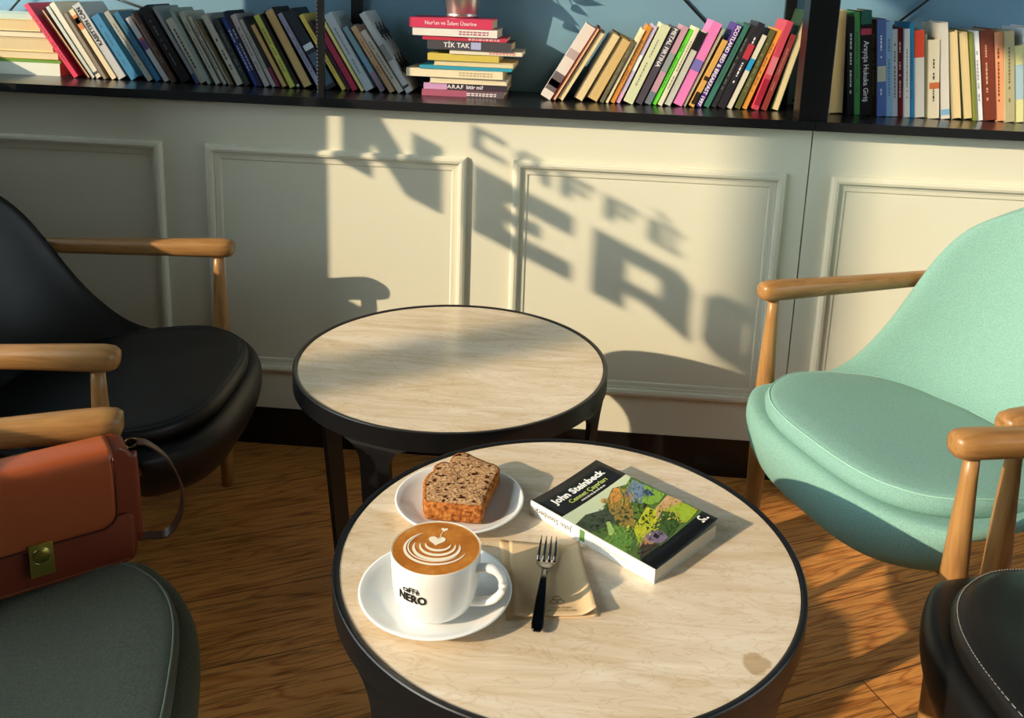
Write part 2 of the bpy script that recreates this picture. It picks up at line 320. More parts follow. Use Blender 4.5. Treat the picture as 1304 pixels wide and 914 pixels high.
def pages_mat(col):
    key = 'page_block_'+col
    if key in _mats: return _mats[key]
    m = mat(key, col, .9, .1); n, l, b = nodes(m)
    tc = n.new('ShaderNodeTexCoord'); mp = n.new('ShaderNodeMapping'); mp.inputs['Scale'].default_value = (900, 3, 3)
    nz = n.new('ShaderNodeTexNoise'); nz.inputs['Scale'].default_value = 1; nz.inputs['Detail'].default_value = 2
    l.new(tc.outputs['Object'], mp.inputs['Vector']); l.new(mp.outputs['Vector'], nz.inputs['Vector'])
    c = lin(col); mx = n.new('ShaderNodeMix'); mx.data_type = 'RGBA'
    mx.inputs['A'].default_value = tuple(v*.7 for v in c[:3])+(1,); mx.inputs['B'].default_value = tuple(min(1, v*1.12) for v in c[:3])+(1,)
    l.new(nz.outputs['Fac'], mx.inputs['Factor']); l.new(mx.outputs['Result'], b.inputs['Base Color'])
    return m
M_wood = mat('oiled_beech', '#a2703c', .34, .45)
def wood_nodes(m, light, dark, stretch, scale):
    n, l, b = nodes(m)
    tc = n.new('ShaderNodeTexCoord'); mp = n.new('ShaderNodeMapping'); mp.inputs['Scale'].default_value = stretch
    nz = n.new('ShaderNodeTexNoise'); nz.inputs['Scale'].default_value = scale; nz.inputs['Detail'].default_value = 6; nz.inputs['Distortion'].default_value = .8
    rp = ramp(m.node_tree, [(.3, dark), (.55, light), (.75, dark)])
    l.new(tc.outputs['Object'], mp.inputs['Vector']); l.new(mp.outputs['Vector'], nz.inputs['Vector']); l.new(nz.outputs['Fac'], rp.inputs['Fac'])
    l.new(rp.outputs['Color'], b.inputs['Base Color'])
wood_nodes(M_wood, '#a97c49', '#886035', (3, 30, 30), 2.2)
M_legwood = mat('oiled_beech_leg', '#b37d45', .34, .45); wood_nodes(M_legwood, '#ad814d', '#8d6338', (30, 30, 3), 2.2)

def floor_mat():
    m = mat('oak_planks', '#a8703c', .38, .4); n, l, b = nodes(m); nt = m.node_tree
    tc = n.new('ShaderNodeTexCoord'); mp = n.new('ShaderNodeMapping'); mp.inputs['Rotation'].default_value = (0, 0, R(-25)); mp.inputs['Location'].default_value = (.17, .083, 0)
    l.new(tc.outputs['Object'], mp.inputs['Vector'])
    br = n.new('ShaderNodeTexBrick'); br.offset = .37; br.inputs['Scale'].default_value = 1
    br.inputs['Brick Width'].default_value = 1.25; br.inputs['Row Height'].default_value = .192; br.inputs['Mortar Size'].default_value = .0012
    br.inputs['Mortar Smooth'].default_value = .2; br.inputs['Bias'].default_value = 0
    br.inputs['Color1'].default_value = (0, 0, 0, 1); br.inputs['Color2'].default_value = (1, 1, 1, 1)
    l.new(mp.outputs['Vector'], br.inputs['Vector'])
    # per plank shift for the grain
    add = n.new('ShaderNodeVectorMath'); add.operation = 'MULTIPLY_ADD'
    l.new(br.outputs['Color'], add.inputs[0]); add.inputs[1].default_value = (7.3, 3.1, 5.0); l.new(mp.outputs['Vector'], add.inputs[2])
    mp2 = n.new('ShaderNodeMapping'); mp2.inputs['Scale'].default_value = (1.6, 11, 1); l.new(add.outputs['Vector'], mp2.inputs['Vector'])
    nz = n.new('ShaderNodeTexNoise'); nz.inputs['Scale'].default_value = 1.3; nz.inputs['Detail'].default_value = 1.5; nz.inputs['Distortion'].default_value = .5
    l.new(mp2.outputs['Vector'], nz.inputs['Vector'])
    ml = n.new('ShaderNodeMath'); ml.operation = 'MULTIPLY'; ml.inputs[1].default_value = 17; l.new(nz.outputs['Fac'], ml.inputs[0])
    fr = n.new('ShaderNodeMath'); fr.operation = 'PINGPONG'; fr.inputs[1].default_value = 1; l.new(ml.outputs[0], fr.inputs[0])
    rp = ramp(nt, [(0, '#ad6a30'), (.25, '#cd8744'), (.6, '#d89650'), (1, '#d08d48')]); l.new(fr.outputs[0], rp.inputs['Fac'])
    # fine pores
    mp3 = n.new('ShaderNodeMapping'); mp3.inputs['Scale'].default_value = (12, 260, 1); l.new(add.outputs['Vector'], mp3.inputs['Vector'])
    n3 = n.new('ShaderNodeTexNoise'); n3.inputs['Scale'].default_value = 1; n3.inputs['Detail'].default_value = 3; l.new(mp3.outputs['Vector'], n3.inputs['Vector'])
    r3 = ramp(nt, [(.36, '#9a8f86'), (.5, '#ffffff')]); l.new(n3.outputs['Fac'], r3.inputs['Fac'])
    mu = n.new('ShaderNodeMix'); mu.data_type = 'RGBA'; mu.blend_type = 'MULTIPLY'; mu.inputs['Factor'].default_value = .8
    l.new(rp.outputs['Color'], mu.inputs['A']); l.new(r3.outputs['Color'], mu.inputs['B'])
    # plank to plank tone
    hv = n.new('ShaderNodeMapRange'); hv.inputs['To Min'].default_value = .78; hv.inputs['To Max'].default_value = 1.08; l.new(br.outputs['Color'], hv.inputs['Value'])
    m2 = n.new('ShaderNodeMix'); m2.data_type = 'RGBA'; m2.blend_type = 'MULTIPLY'; m2.inputs['Factor'].default_value = 1
    l.new(mu.outputs['Result'], m2.inputs['A']); l.new(hv.outputs['Result'], m2.inputs['B'])
    m3 = n.new('ShaderNodeMix'); m3.data_type = 'RGBA'; m3.inputs['B'].default_value = lin('#2c1808')
    l.new(br.outputs['Fac'], m3.inputs['Factor']); l.new(m2.outputs['Result'], m3.inputs['A'])
    l.new(m3.outputs['Result'], b.inputs['Base Color'])
    bp = n.new('ShaderNodeBump'); bp.inputs['Strength'].default_value = .25; bp.inputs['Distance'].default_value = .002
    l.new(r3.outputs['Color'], bp.inputs['Height']); l.new(bp.outputs['Normal'], b.inputs['Normal'])
    return m

def marble_mat(name, stain=None):
    m = mat(name, '#dcc8a6', .2, .5, coat=.15); n, l, b = nodes(m); nt = m.node_tree
    tc = n.new('ShaderNodeTexCoord'); mp = n.new('ShaderNodeMapping'); mp.inputs['Scale'].default_value = (3.0, 15, 1); mp.inputs['Rotation'].default_value = (0, 0, R(-8))
    l.new(tc.outputs['Object'], mp.inputs['Vector'])
    nz = n.new('ShaderNodeTexNoise'); nz.inputs['Scale'].default_value = 1.4; nz.inputs['Detail'].default_value = 9; nz.inputs['Roughness'].default_value = .62; nz.inputs['Distortion'].default_value = 1.1
    l.new(mp.outputs['Vector'], nz.inputs['Vector'])
    rp = ramp(nt, [(.25, '#c4a986'), (.42, '#d5bfa0'), (.55, '#dfcdb4'), (.75, '#eaddc8')]); l.new(nz.outputs['Fac'], rp.inputs['Fac'])
    # thin veins
    mp2 = n.new('ShaderNodeMapping'); mp2.inputs['Scale'].default_value = (9, 26, 1); mp2.inputs['Rotation'].default_value = (0, 0, R(-20)); l.new(tc.outputs['Object'], mp2.inputs['Vector'])
    n2 = n.new('ShaderNodeTexNoise'); n2.inputs['Scale'].default_value = 1.3; n2.inputs['Detail'].default_value = 6; n2.inputs['Distortion'].default_value = 2.2; l.new(mp2.outputs['Vector'], n2.inputs['Vector'])
    s = n.new('ShaderNodeMath'); s.operation = 'SUBTRACT'; s.inputs[1].default_value = .5; l.new(n2.outputs['Fac'], s.inputs[0])
    a = n.new('ShaderNodeMath'); a.operation = 'ABSOLUTE'; l.new(s.outputs[0], a.inputs[0])
    r2 = ramp(nt, [(.0, '#dccdb8'), (.010, '#eee6da'), (.03, '#ffffff')]); l.new(a.outputs[0], r2.inputs['Fac'])
    mu = n.new('ShaderNodeMix'); mu.data_type = 'RGBA'; mu.blend_type = 'MULTIPLY'; mu.inputs['Factor'].default_value = .45
    l.new(rp.outputs['Color'], mu.inputs['A']); l.new(r2.outputs['Color'], mu.inputs['B'])
    out = mu.outputs['Result']
    if stain:
        ds = n.new('ShaderNodeVectorMath'); ds.operation = 'DISTANCE'; ds.inputs[1].default_value = stain[:3]
        wv = n.new('ShaderNodeTexNoise'); wv.inputs['Scale'].default_value = 55; l.new(tc.outputs['Object'], wv.inputs['Vector'])
        l.new(tc.outputs['Object'], ds.inputs[0])
        ad = n.new('ShaderNodeMath'); ad.operation = 'MULTIPLY_ADD'; ad.inputs[1].default_value = .014; l.new(wv.outputs['Fac'], ad.inputs[0]); l.new(ds.outputs['Value'], ad.inputs[2])
        r4 = ramp(nt, [(.0, '#d9cbb8'), (.021, '#d6c8b4'), (.0235, '#ffffff')]); l.new(ad.outputs[0], r4.inputs['Fac'])
        m4 = n.new('ShaderNodeMix'); m4.data_type = 'RGBA'; m4.blend_type = 'MULTIPLY'; m4.inputs['Factor'].default_value = 1
        l.new(out, m4.inputs['A']); l.new(r4.outputs['Color'], m4.inputs['B']); out = m4.outputs['Result']
    l.new(out, b.inputs['Base Color'])
    return m

def fabric_mat(name, col, rough=.9, weave=.35, sheen=.25):
    m = mat(name, col, rough, .2, sheen=sheen); n, l, b = nodes(m); nt = m.node_tree
    tc = n.new('ShaderNodeTexCoord'); c = lin(col)
    nz = n.new('ShaderNodeTexNoise'); nz.inputs['Scale'].default_value = 420; nz.inputs['Detail'].default_value = 2
    l.new(tc.outputs['Object'], nz.inputs['Vector'])
    mx = n.new('ShaderNodeMix'); mx.data_type = 'RGBA'
    mx.inputs['A'].default_value = tuple(v*(1-weave) for v in c[:3])+(1,); mx.inputs['B'].default_value = tuple(min(1, v*(1+weave)) for v in c[:3])+(1,)
    l.new(nz.outputs['Fac'], mx.inputs['Factor']); l.new(mx.outputs['Result'], b.inputs['Base Color'])
    bp = n.new('ShaderNodeBump'); bp.inputs['Strength'].default_value = .35; bp.inputs['Distance'].default_value = .001
    l.new(nz.outputs['Fac'], bp.inputs['Height']); l.new(bp.outputs['Normal'], b.inputs['Normal'])
    return m

# ---------------------------------------------------------------- the setting
def struct(o): o['kind'] = 'structure'; return o
bm = bmesh.new(); box(bm, -2.2, 3.2, -3.2, 2.5, -.06, 0); struct(obj('floor', bm, floor_mat()))
bm = bmesh.new(); box(bm, -2.2, 3.2, -3.2, 2.5, 2.8, 2.88); struct(obj('ceiling', bm, M_plaster))
# panelled low wall with a thin joint
bm = bmesh.new()
box(bm, -2.0, .4955, W, W+.03, .10, .875); box(bm, .4985, 3.1, W, W+.03, .10, .875); box(bm, -2.0, 3.1, W+.03, W+.05, 0, .875)
struct(obj('wall_back', bm, M_wall))
bm = bmesh.new(); box(bm, -2.0, 3.1, W-.003, W+.03, 0, .0985); struct(obj('baseboard_back', bm, M_base))
bm = bmesh.new(); box(bm, -2.2, 3.2, 2.36, 2.42, 0, 2.8); struct(obj('wall_upper_back', bm, M_blue))
bm = bmesh.new(); RW = (-.9, 1.7, .6, 2.4)   # right wall, its wide opening added to let in fill light
box(bm, 3.1, 3.2, -3.2, RW[0], 0, 2.8); box(bm, 3.1, 3.2, RW[1], 2.4, 0, 2.8); box(bm, 3.1, 3.2, RW[0], RW[1], 0, RW[2]); box(bm, 3.1, 3.2, RW[0], RW[1], RW[3], 2.8)
struct(obj('wall_right', bm, M_plaster))
bm = bmesh.new(); box(bm, -2.2, 3.2, -3.2, -3.1, 0, 2.8); struct(obj('wall_front', bm, M_dark_int))
# moulded frames on the wall
def moulding(x0, x1, z0, z1):
    prof = [(0, 0), (0, .008), (.004, .013), (.010, .0145), (.016, .0125), (.0185, .006), (.023, .0055), (.0235, .0035), (.030, .0032), (.0335, .0028), (.036, .0)]
    bm = bmesh.new(); loops = []
    for d, h in prof:
        loops.append([bm.verts.new((x, W-h, z)) for x, z in ((x0+d, z0+d), (x1-d, z0+d), (x1-d, z1-d), (x0+d, z1-d))])
    for A, B in zip(loops, loops[1:]):
        for k in range(4): bm.faces.new((A[k], A[(k+1) % 4], B[(k+1) % 4], B[k]))
    # small back faces keep it a closed body
    for k in range(4): bm.faces.new((loops[0][k], loops[0][(k+1) % 4], loops[-1][(k+1) % 4], loops[-1][k]))
    return bm
for i, (x0, x1) in enumerate(((-1.64, -1.018), (-.911, -.286), (-.177, .447), (.549, 1.172), (1.28, 1.9))):
    o = obj('trim_%d' % (i+1), moulding(x0, x1, .201, .771), M_wall); struct(o)

# left window wall (its plane turned a little), with two openings
UL = Vector((.1, -1, 0)).normalized(); NL = Vector((-1, -.1, 0)).normalized()   # along the wall toward the viewer / outward
ML = basis((-1.62, W, 0), UL, Vector((0, 0, 1)))     # local x along, y up, z = x cross y
if (ML.to_3x3() @ Vector((0, 0, 1))).dot(NL) < 0: ZS_ = -1
else: ZS_ = 1
def wl(bm, s0, s1, z0, z1, d0=0, d1=.18):
    a, b_ = sorted((ZS_*d0, ZS_*d1)); box(bm, s0, s1, z0, z1, a, b_, M=ML)
bm = bmesh.new()
wl(bm, -.36, 5.25, 0, .84); wl(bm, -.36, .265, .84, .98, 0, .05); wl(bm, -.36, .265, 1.50, 2.35, 0, .05); wl(bm, -.36, 5.25, 2.35, 2.8); wl(bm, .265, .66, .84, 2.35, 0, .05); wl(bm, -.42, -.36, 0, 2.8); wl(bm, 3.5, 5.25, .84, 2.35)
struct(obj('wall_left', bm, M_plaster))
M_frame = mat('window_frame_black', '#1a1b1c', .4)
def glass_mat():
    m = bpy.data.materials.new('window_glass'); m.use_nodes = True; nt = m.node_tree
    for nn in list(nt.nodes): nt.nodes.remove(nn)
    o = nt.nodes.new('ShaderNodeOutputMaterial'); t = nt.nodes.new('ShaderNodeBsdfTransparent'); g = nt.nodes.new('ShaderNodeBsdfGlossy'); mx = nt.nodes.new('ShaderNodeMixShader')
    g.inputs['Roughness'].default_value = .02; mx.inputs['Fac'].default_value = .05
    nt.links.new(t.outputs[0], mx.inputs[1]); nt.links.new(g.outputs[0], mx.inputs[2]); nt.links.new(mx.outputs[0], o.inputs['Surface'])
    return m
M_glass = glass_mat()
def window(name, s0, s1, z0=.84, z1=2.35, d0=.05, d1=.11):
    bm = bmesh.new(); f = .03
    wl(bm, s0, s1, z0, z0+f, d0, d1); wl(bm, s0, s1, z1-f, z1, d0, d1); wl(bm, s0, s0+f*.02+.004, z0+f, z1-f, d0, d1); wl(bm, s1-f, s1, z0+f, z1-f, d0, d1)
    r = struct(obj(name, bm, M_frame))
    bm = bmesh.new(); wl(bm, s0+.004, s1-f, z0+f, z1-f, (d0+d1)/2-.002, (d0+d1)/2+.002); obj('pane', bm, M_glass, r)
window('window_1', .66, 3.5); window('window_2', -.36, .265, .98, 1.50, .005, .045)

bm = bmesh.new(); a, b_, c, d = RW
for y0, y1, z0, z1 in ((a, b_, c, c+.04), (a, b_, d-.04, d), (a, a+.04, c+.04, d-.04), (b_-.04, b_, c+.04, d-.04)): box(bm, 3.12, 3.18, y0, y1, z0, z1)
r3_ = struct(obj('fill_window', bm, M_frame)); bm = bmesh.new(); box(bm, 3.148, 3.152, a+.04, b_-.04, c+.04, d-.04); obj('pane', bm, M_glass, r3_)  # added window, there to brighten the right side of the room
# lettering fixed to the big pane; only its shadow is seen on the panels
rt = thing('window_lettering', 'dark vinyl CAFFE NERO lettering on the window pane, seen as shadow on the panels', 'sign', ML @ Vector((1.04, 1.236, ZS_*.07)))
IL = rt.matrix_basis.inverted()
def letter(polys, s, z, w, h):
    bm = bmesh.new()
    for poly in polys:
        q = [(s+w*x, z+h*y) for x, y in poly]
        prism(bm, q, ZS_*.074 if ZS_ > 0 else -.0765, ZS_*.0765 if ZS_ > 0 else -.074, M=IL @ ML)
    obj('letter', bm, M_ink, rt)
rc = lambda x0, y0, x1, y1: [(x0, y0), (x1, y0), (x1, y1), (x0, y1)]
Nl = [rc(0, 0, .3, 1), rc(.7, 0, 1, 1), [(0, 1), (.36, 1), (1, 0), (.64, 0)]]
El = [rc(0, 0, .34, 1), rc(.34, 0, 1, .28), rc(.34, .39, .68, .60), rc(.34, .69, 1, 1)]
Rl = [rc(0, 0, .34, 1), [(.34, .72), (.66, .72), (.66, .40), (.34, .40), (.34, .16), (.60, .16), (1.0, .0), (1.0, .0), (.9, .30), (1.0, .45), (1.0, .80), (.86, 1), (.34, 1)]]
Rl = [rc(0, 0, .34, 1), rc(.34, .74, .86, 1), [(.86, .74), (1, .84), (.86, 1)], [(.68, .46), (1, .34), (1, .84), (.86, .74), (.68, .74)], rc(.34, .24, .68, .46), [(.55, .24), (1.02, 0), (1.0, .34), (.68, .46)]]
Ol = [rc(0, .15, .33, .85), rc(.67, .15, 1, .85), [(0, .85), (.33, .73), (.67, .73), (1, .85), (.85, 1), (.15, 1)], [(0, .15), (.15, 0), (.85, 0), (1, .15), (.67, .27), (.33, .27)]]
for p, s in ((Nl, .681), (El, .886), (Rl, 1.076), (Ol, 1.253)): letter(p, s+.043, 1.267, .158, .160)
Cl = [rc(0, 0, .3, 1), rc(.3, 0, 1, .24), rc(.3, .76, 1, 1)]
Al = [rc(0, 0, .25, .8), rc(.72, 0, 1, .8), [(0, .8), (.2, 1), (.8, 1), (1, .8)], rc(.25, .35, .72, .52)]
Fl = [rc(0, 0, .32, 1), rc(.32, .76, 1, 1), rc(.32, .38, .8, .6)]
El2 = [rc(0, 0, .3, 1), rc(.3, 0, 1, .22), rc(.3, .4, .85, .6), rc(.3, .78, 1, 1), [(.1, 1.42), (.4, 1.42), (.7, 1.12), (.5, 1.12)]]
for i, p in enumerate((Cl, Al, Fl, Fl, El2)): letter(p, .926+.069*i, 1.463, .053, .056)

# the street outside, plus an added mass that blocks sky
bm = bmesh.new(); box(bm, -40, -1.95, -40, 30, -.3, -.1); tag(obj('pavement', bm, mat('pavement', '#8d8a84', .9, .1, var=.1)), kind='structure')
bm = bmesh.new(); box(bm, -8.5, -1.9, -14, -8, -.1, 12); tag(obj('sky_blocker', bm, mat('blocker_dark', '#4a4844', .9, .1)), kind='structure')  # unseen mass added to keep sky light off the wall's left end
lp = thing('lamp_post', 'dark lamp post on the pavement outside, seen only as a soft shadow band', 'lamp post', (-7.51, -3.5, -.1))
bm = bmesh.new(); lathe(bm, [(0, 0), (.14, 0), (.14, .25), (.078, .4), (.076, 6.0), (.07, 6.05), (0, 6.06)], 24); obj('post', bm, M_black, lp, True)
bm = bmesh.new(); lathe(bm, [(0, 6.05), (.10, 6.1), (.22, 6.5), (.24, 6.52), (.05, 6.7), (0, 6.72)], 24); obj('lantern', bm, M_frame, lp, True)

# ---------------------------------------------------------------- book ledge with posts and braces
sh = thing('wall_shelf', 'long black ledge on top of the panelled wall carrying rows of books', 'shelf', (0, 2.2, .874))
def part(name, bm, m, root, smooth=False):
    """bm is in world coordinates"""
    bmesh.ops.transform(bm, matrix=root.matrix_basis.inverted(), verts=bm.verts)
    return obj(name, bm, m, root, smooth)
bm = bmesh.new(); box(bm, -2.0, .491, 2.055, 2.355, .876, SHZ); box(bm, .493, 3.08, 2.055, 2.355, .876, SHZ); o = part('shelf_board', bm, M_ledge, sh)
for x in (.456, 2.3):
    bm = bmesh.new(); box(bm, x, x+.064, 2.062, 2.125, SHZ, 2.3); bevel(bm, .002); part('post', bm, M_black, sh)
for x in (-.626, .459, 1.55):
    bm = bmesh.new(); box(bm, x, x+.026, 2.338, 2.356, SHZ, 2.3); part('rear_post', bm, M_black, sh)
for (a, b_) in (((.07, 2.349, 1.277), (.46, 2.349, .91)), ((.50, 2.349, .905), (1.0, 2.349, 1.342)), ((-1.62, 2.349, 1.20), (-.63, 2.349, .905)), ((-1.60, 2.343, .98), (-1.30, 2.343, 1.29))):
    bm = bmesh.new(); sweep(bm, [a, b_], [.003, .003], 8); part('brace', bm, M_black, sh, True)
bm = bmesh.new(); box(bm, -.634, -.620, 2.072, 2.088, SHZ, 2.3); o = part('perforated_post', bm, M_black, sh)
bm = bmesh.new()
for i in range(46):
    z = SHZ+.012+i*.0085; bmesh.ops.create_uvsphere(bm, u_segments=6, v_segments=4, radius=.0016, matrix=Matrix.Translation((-.6335, 2.0725, z)))
bmesh.ops.transform(bm, matrix=sh.matrix_basis.inverted(), verts=bm.verts)
ob = obj('hole_glints', bm, mat('hole_glint', '#9aa0a2', .3, metal=.6), o)  # pale beads stand in for light at the post's holes

# ---------------------------------------------------------------- round tables
def table(cx, cy, azs, label, mm, rot):
    t = thing('side_table', label, 'table', (cx, cy, 0))
    bm = bmesh.new(); lathe(bm, [(0, .482), (.2755, .482), (.2755, .499), (.2745, .5), (0, .5)], 128); o = obj('marble_top', bm, mm, t); autosmooth(o, 30)
    bm = bmesh.new(); lathe(bm, [(.2758, .4805), (.2758, .5012), (.2772, .502), (.2818, .502), (.283, .5008), (.283, .469), (.2815, .468), (.24, .468), (.24, .4805)], 128, close=True)
    o = obj('rim', bm, M_black, t); autosmooth(o, 30)
    for az in azs:
        bm = bmesh.new()
        # flat bar with filleted shoulders, drawn in (tangent, z), thin in the radial direction, leaning slightly in
        hw = .0265; pts = [(-hw+.003, .0), (hw-.003, .0), (hw, .43)]
        for k in range(1, 7): a = k/6*PI/2; pts.append((hw+.03*(1-math.cos(a)), .43+.035*math.sin(a)))
        pts.append((hw+.03, .4685)); pts.append((-hw-.03, .4685))
        for k in range(6, 0, -1): a = k/6*PI/2; pts.append((-hw-.03*(1-math.cos(a)), .43+.035*math.sin(a)))
        pts.append((-hw, .43))
        n = len(pts); A = []; B = []
        for x, z in pts:
            r0 = .236+(z/.4685)*.045; c = math.sqrt(max(0, r0*r0-x*x)) if z > .4 else r0
            A.append(bm.verts.new((c, x, z))); B.append(bm.verts.new((c-.009, x, z)))
        bm.faces.new(A); bm.faces.new(B[::-1])
        for i in range(n): bm.faces.new((A[i], B[i], B[(i+1) % n], A[(i+1) % n]))
        o = obj('leg', bm, M_black, t); o.rotation_euler = (0, 0, R(az))
    return t
M_marble1 = marble_mat('travertine', (.200, -.163, .5)); M_marble2 = marble_mat('travertine_rear')
table(-.001, .998, (-130, -40, 50, 140), 'round marble-topped black side table with coffee, cake and book on it', M_marble1, 0)
table(-.231, 1.55, (-107, -17, 73, 163), 'empty round marble-topped black side table by the panelled wall', M_marble2, 0)

# ---------------------------------------------------------------- armchairs
def armchair(mx, my, facing, label, fm, cm, seamcol, seam_dash=False, woodm=M_wood):
    t = thing('armchair', label, 'chair', (mx, my, 0), R(facing))
    st = [((.078, .262), (-.02, .285), .236), ((.104, .300), (.008, .312), .261), ((.112, .345), (.020, .350), .274), ((.106, .374), (.018, .379), .278), ((.088, .385), (.004, .391), .278), ((.052, .374), (-.05, .391), .278), ((-.10, .350), (-.13, .393), .276),
          ((-.26, .333), (-.20, .406), .274), ((-.38, .345), (-.250, .432), .273), ((-.455, .42), (-.312, .488), .272), ((-.50, .53), (-.362, .562), .267), ((-.535, .64), (-.405, .640), .256), ((-.562, .735), (-.455, .707), .232), ((-.576, .772), (-.508, .742), .19), ((-.581, .788), (-.548, .768), .12)]
    bm = bmesh.new(); NV = 14; rows = []
    for (c, e, hw) in st:
        row = []
        for j in range(NV+1):
            v = -1+2*j/NV; a = abs(v)**(3.6 if len(rows) < 6 else 2.6); 
            row.append(bm.verts.new((c[0]+(e[0]-c[0])*a, hw*v, c[1]+(e[1]-c[1])*a)))
        rows.append(row)
    for A, B in zip(rows, rows[1:]):
        for j in range(NV): bm.faces.new((A[j], A[j+1], B[j+1], B[j]))
    bmesh.ops.recalc_face_normals(bm, faces=bm.faces)
    me = bpy.data.meshes.new('shell'); 
    # make normals point up/forward so that the thickness grows to the back
    if sum(f.normal.z for f in bm.faces if f.calc_center_median().x > -.3) < 0: bmesh.ops.reverse_faces(bm, faces=bm.faces)
    bm.to_mesh(me); bm.free()
    o = link('shell', me, fm, t, True)
    md = o.modifiers.new('s', 'SOLIDIFY'); md.thickness = .026; md.offset = -1
    md = o.modifiers.new('b', 'SUBSURF'); md.levels = 2; md.render_levels = 2
    # seat cushion
    def outline(ins, n=56):
        P = []
        for k in range(n):
            a = 2*PI*k/n; c, s = math.cos(a), math.sin(a); e = 2/2.9
            x = math.copysign(abs(c)**e, c); y = math.copysign(abs(s)**e, s)
            hx = (.243 if c > 0 else .235)-ins; wy = .257-ins
            px = -.152+hx*x; 
            wy *= 1-.12*max(0, (-.15-px)/.25)
            P.append((px, wy*y*(1-.0*abs(x))))
        return P
    def zb(x, y):   # seat surface
        return .364+.12*(min(x, .05)) + .016*(max(0, abs(y)-.14)/.11)*min(1, max(0, (.08-x)/.12))
    bm = bmesh.new(); prev = None; layers = [(.03, .006), (.010, .008), (.003, .018), (.001, .034), (.007, .044), (.02, .048), (.06, .0505), (.12, .0515), (.18, .0515)]
    for ins, dz in layers:
        ring = [bm.verts.new((x, y, zb(x, y)*(1)+dz)) for x, y in outline(ins)]
        if prev is not None:
            for k in range(len(ring)): bm.faces.new((prev[k], prev[(k+1) % len(ring)], ring[(k+1) % len(ring)], ring[k]))
        else: bm.faces.new(ring[::-1])
        prev = ring
    bm.faces.new(prev)
    cu = obj('seat_cushion', bm, cm, t, True)
    pts = [Vector((x, y, zb(x, y)+.0445)) for x, y in outline(.0075, 112)]
    bm = bmesh.new()
    if seam_dash:
        for i in range(0, len(pts)*3):
            f = i/3; a = pts[int(f) % 112].lerp(pts[(int(f)+1) % 112], f-int(f)); f2 = f+.2; b_ = pts[int(f2) % 112].lerp(pts[(int(f2)+1) % 112], f2-int(f2))
            sweep(bm, [a, b_], [.0007, .0007], 5)
    else: sweep(bm, pts, [.0012]*112, 6, closed=True)
    obj('seam', bm, mat('seam_'+seamcol, seamcol, .8), cu, True)
    for s in (1, -1):
        bm = bmesh.new()
        pa = [(-.032, s*.300, .572), (-.032, s*.300, .52), (-.032, s*.300, .45), (-.033, s*.3005, .38), (-.034, s*.301, .31), (-.034, s*.301, .22), (-.033, s*.301, .10), (-.032, s*.301, .0)]
        sweep(bm, pa, [.0105, .0120, .0155, .0185, .0205, .0200, .0165, .0140], 20); obj('leg', bm, M_legwood, t, True)
        bm = bmesh.new()
        pa = [(-.41, s*.293, .556), (-.425, s*.290, .48), (-.44, s*.288, .40), (-.455, s*.285, .31), (-.475, s*.28, .18), (-.50, s*.275, .0)]
        sweep(bm, pa, [.010, .013, .017, .0195, .0175, .0135], 20); obj('leg', bm, M_legwood, t, True)
        bm = bmesh.new()
        xs = [(.034, .008, .008, .577), (.032, .0155, .0150, .577), (.024, .0205, .0190, .578), (.008, .0225, .0205, .5785), (-.03, .0225, .0202, .578), (-.10, .0212, .0188, .5765), (-.20, .0198, .0174, .5745), (-.30, .0188, .0164, .573), (-.40, .0178, .0155, .572), (-.455, .016, .014, .572), (-.468, .010, .009, .572)]
        sweep(bm, [(x-.032, s*.300, z) for x, w_, h, z in xs], [(w_, h) for x, w_, h, z in xs], 20, n=2.7)
        obj('arm', bm, woodm, t, True)
    # side rails under the shell join front and rear legs
    for s in (1, -1):
        bm = bmesh.new(); sweep(bm, [(-.03, s*.296, .285), (-.455, s*.283, .285)], [(.009, .014)]*2, 12, n=3); obj('side_rail', bm, M_legwood, t, True)
    for x, w_ in ((-.03, .285), (-.42, .27)):
        bm = bmesh.new(); sweep(bm, [(x, -w_, .278), (x, w_, .278)], [(.009, .013)]*2, 12, n=3); obj('cross_rail', bm, M_legwood, t, True)
    return t
M_leather = mat('black_leather', '#0b0b0d', .42, .45, var=.1, scale=50, bump=.15, bscale=500)
M_leather2 = mat('black_leather_right', '#141414', .38, .5, var=.1, scale=50, bump=.15, bscale=500)
M_mint = fabric_mat('mint_fabric', '#80aca2', sheen=.08); M_olive = fabric_mat('olive_grey_fabric', '#626658', weave=.45, sheen=.1)
armchair(-.748, 1.592, 5, 'black leather armchair with wooden arms at left, against the panelled wall', M_leather, M_leather, '#2a2c30')
armchair(.489, 1.538, 205, 'mint green fabric armchair with wooden arms right of the tables', M_mint, M_mint, '#a2cfc0')
armchair(-.514, .812, 19, 'olive grey fabric armchair holding the handbag at lower left', M_olive, M_olive, '#7f8a7a')
armchair(.5885, .907, 193, 'black leather armchair with pale stitching in the lower right corner', M_leather2, M_leather2, '#8d8c86', True)

# ---------------------------------------------------------------- cup, saucer, plate, cake
def dish(cx, cy, rr, label, name):
    bm = bmesh.new(); R_ = rr
    prof = [(0, .0045), (.034, .0045), (.040, .005), (R_-.024, .0082), (R_-.010, .0145), (R_-.003, .0178), (R_-.0005, .0182), (R_, .017), (R_-.004, .0142), (R_-.018, .008), (R_-.036, .0028), (.040, .0015), (.038, 0), (.034, 0), (.032, .0015), (0, .0015)]
    lathe(bm, prof, 96); o = obj(name, bm, M_white, None, True); o.location = (cx, cy, TZ+.0003); return o
tag(dish(-.1465, .891, .0855, '', 'saucer'), 'white porcelain saucer under the coffee cup', 'saucer')
tag(dish(-.147, 1.076, .0845, '', 'cake_plate'), 'small white plate under the slice of loaf cake', 'plate')
cup = thing('coffee_cup', 'white CAFFE NERO cup of latte with leaf art, standing on its saucer', 'cup', (-.1435, .8725, TZ+.0064))
bm = bmesh.new()
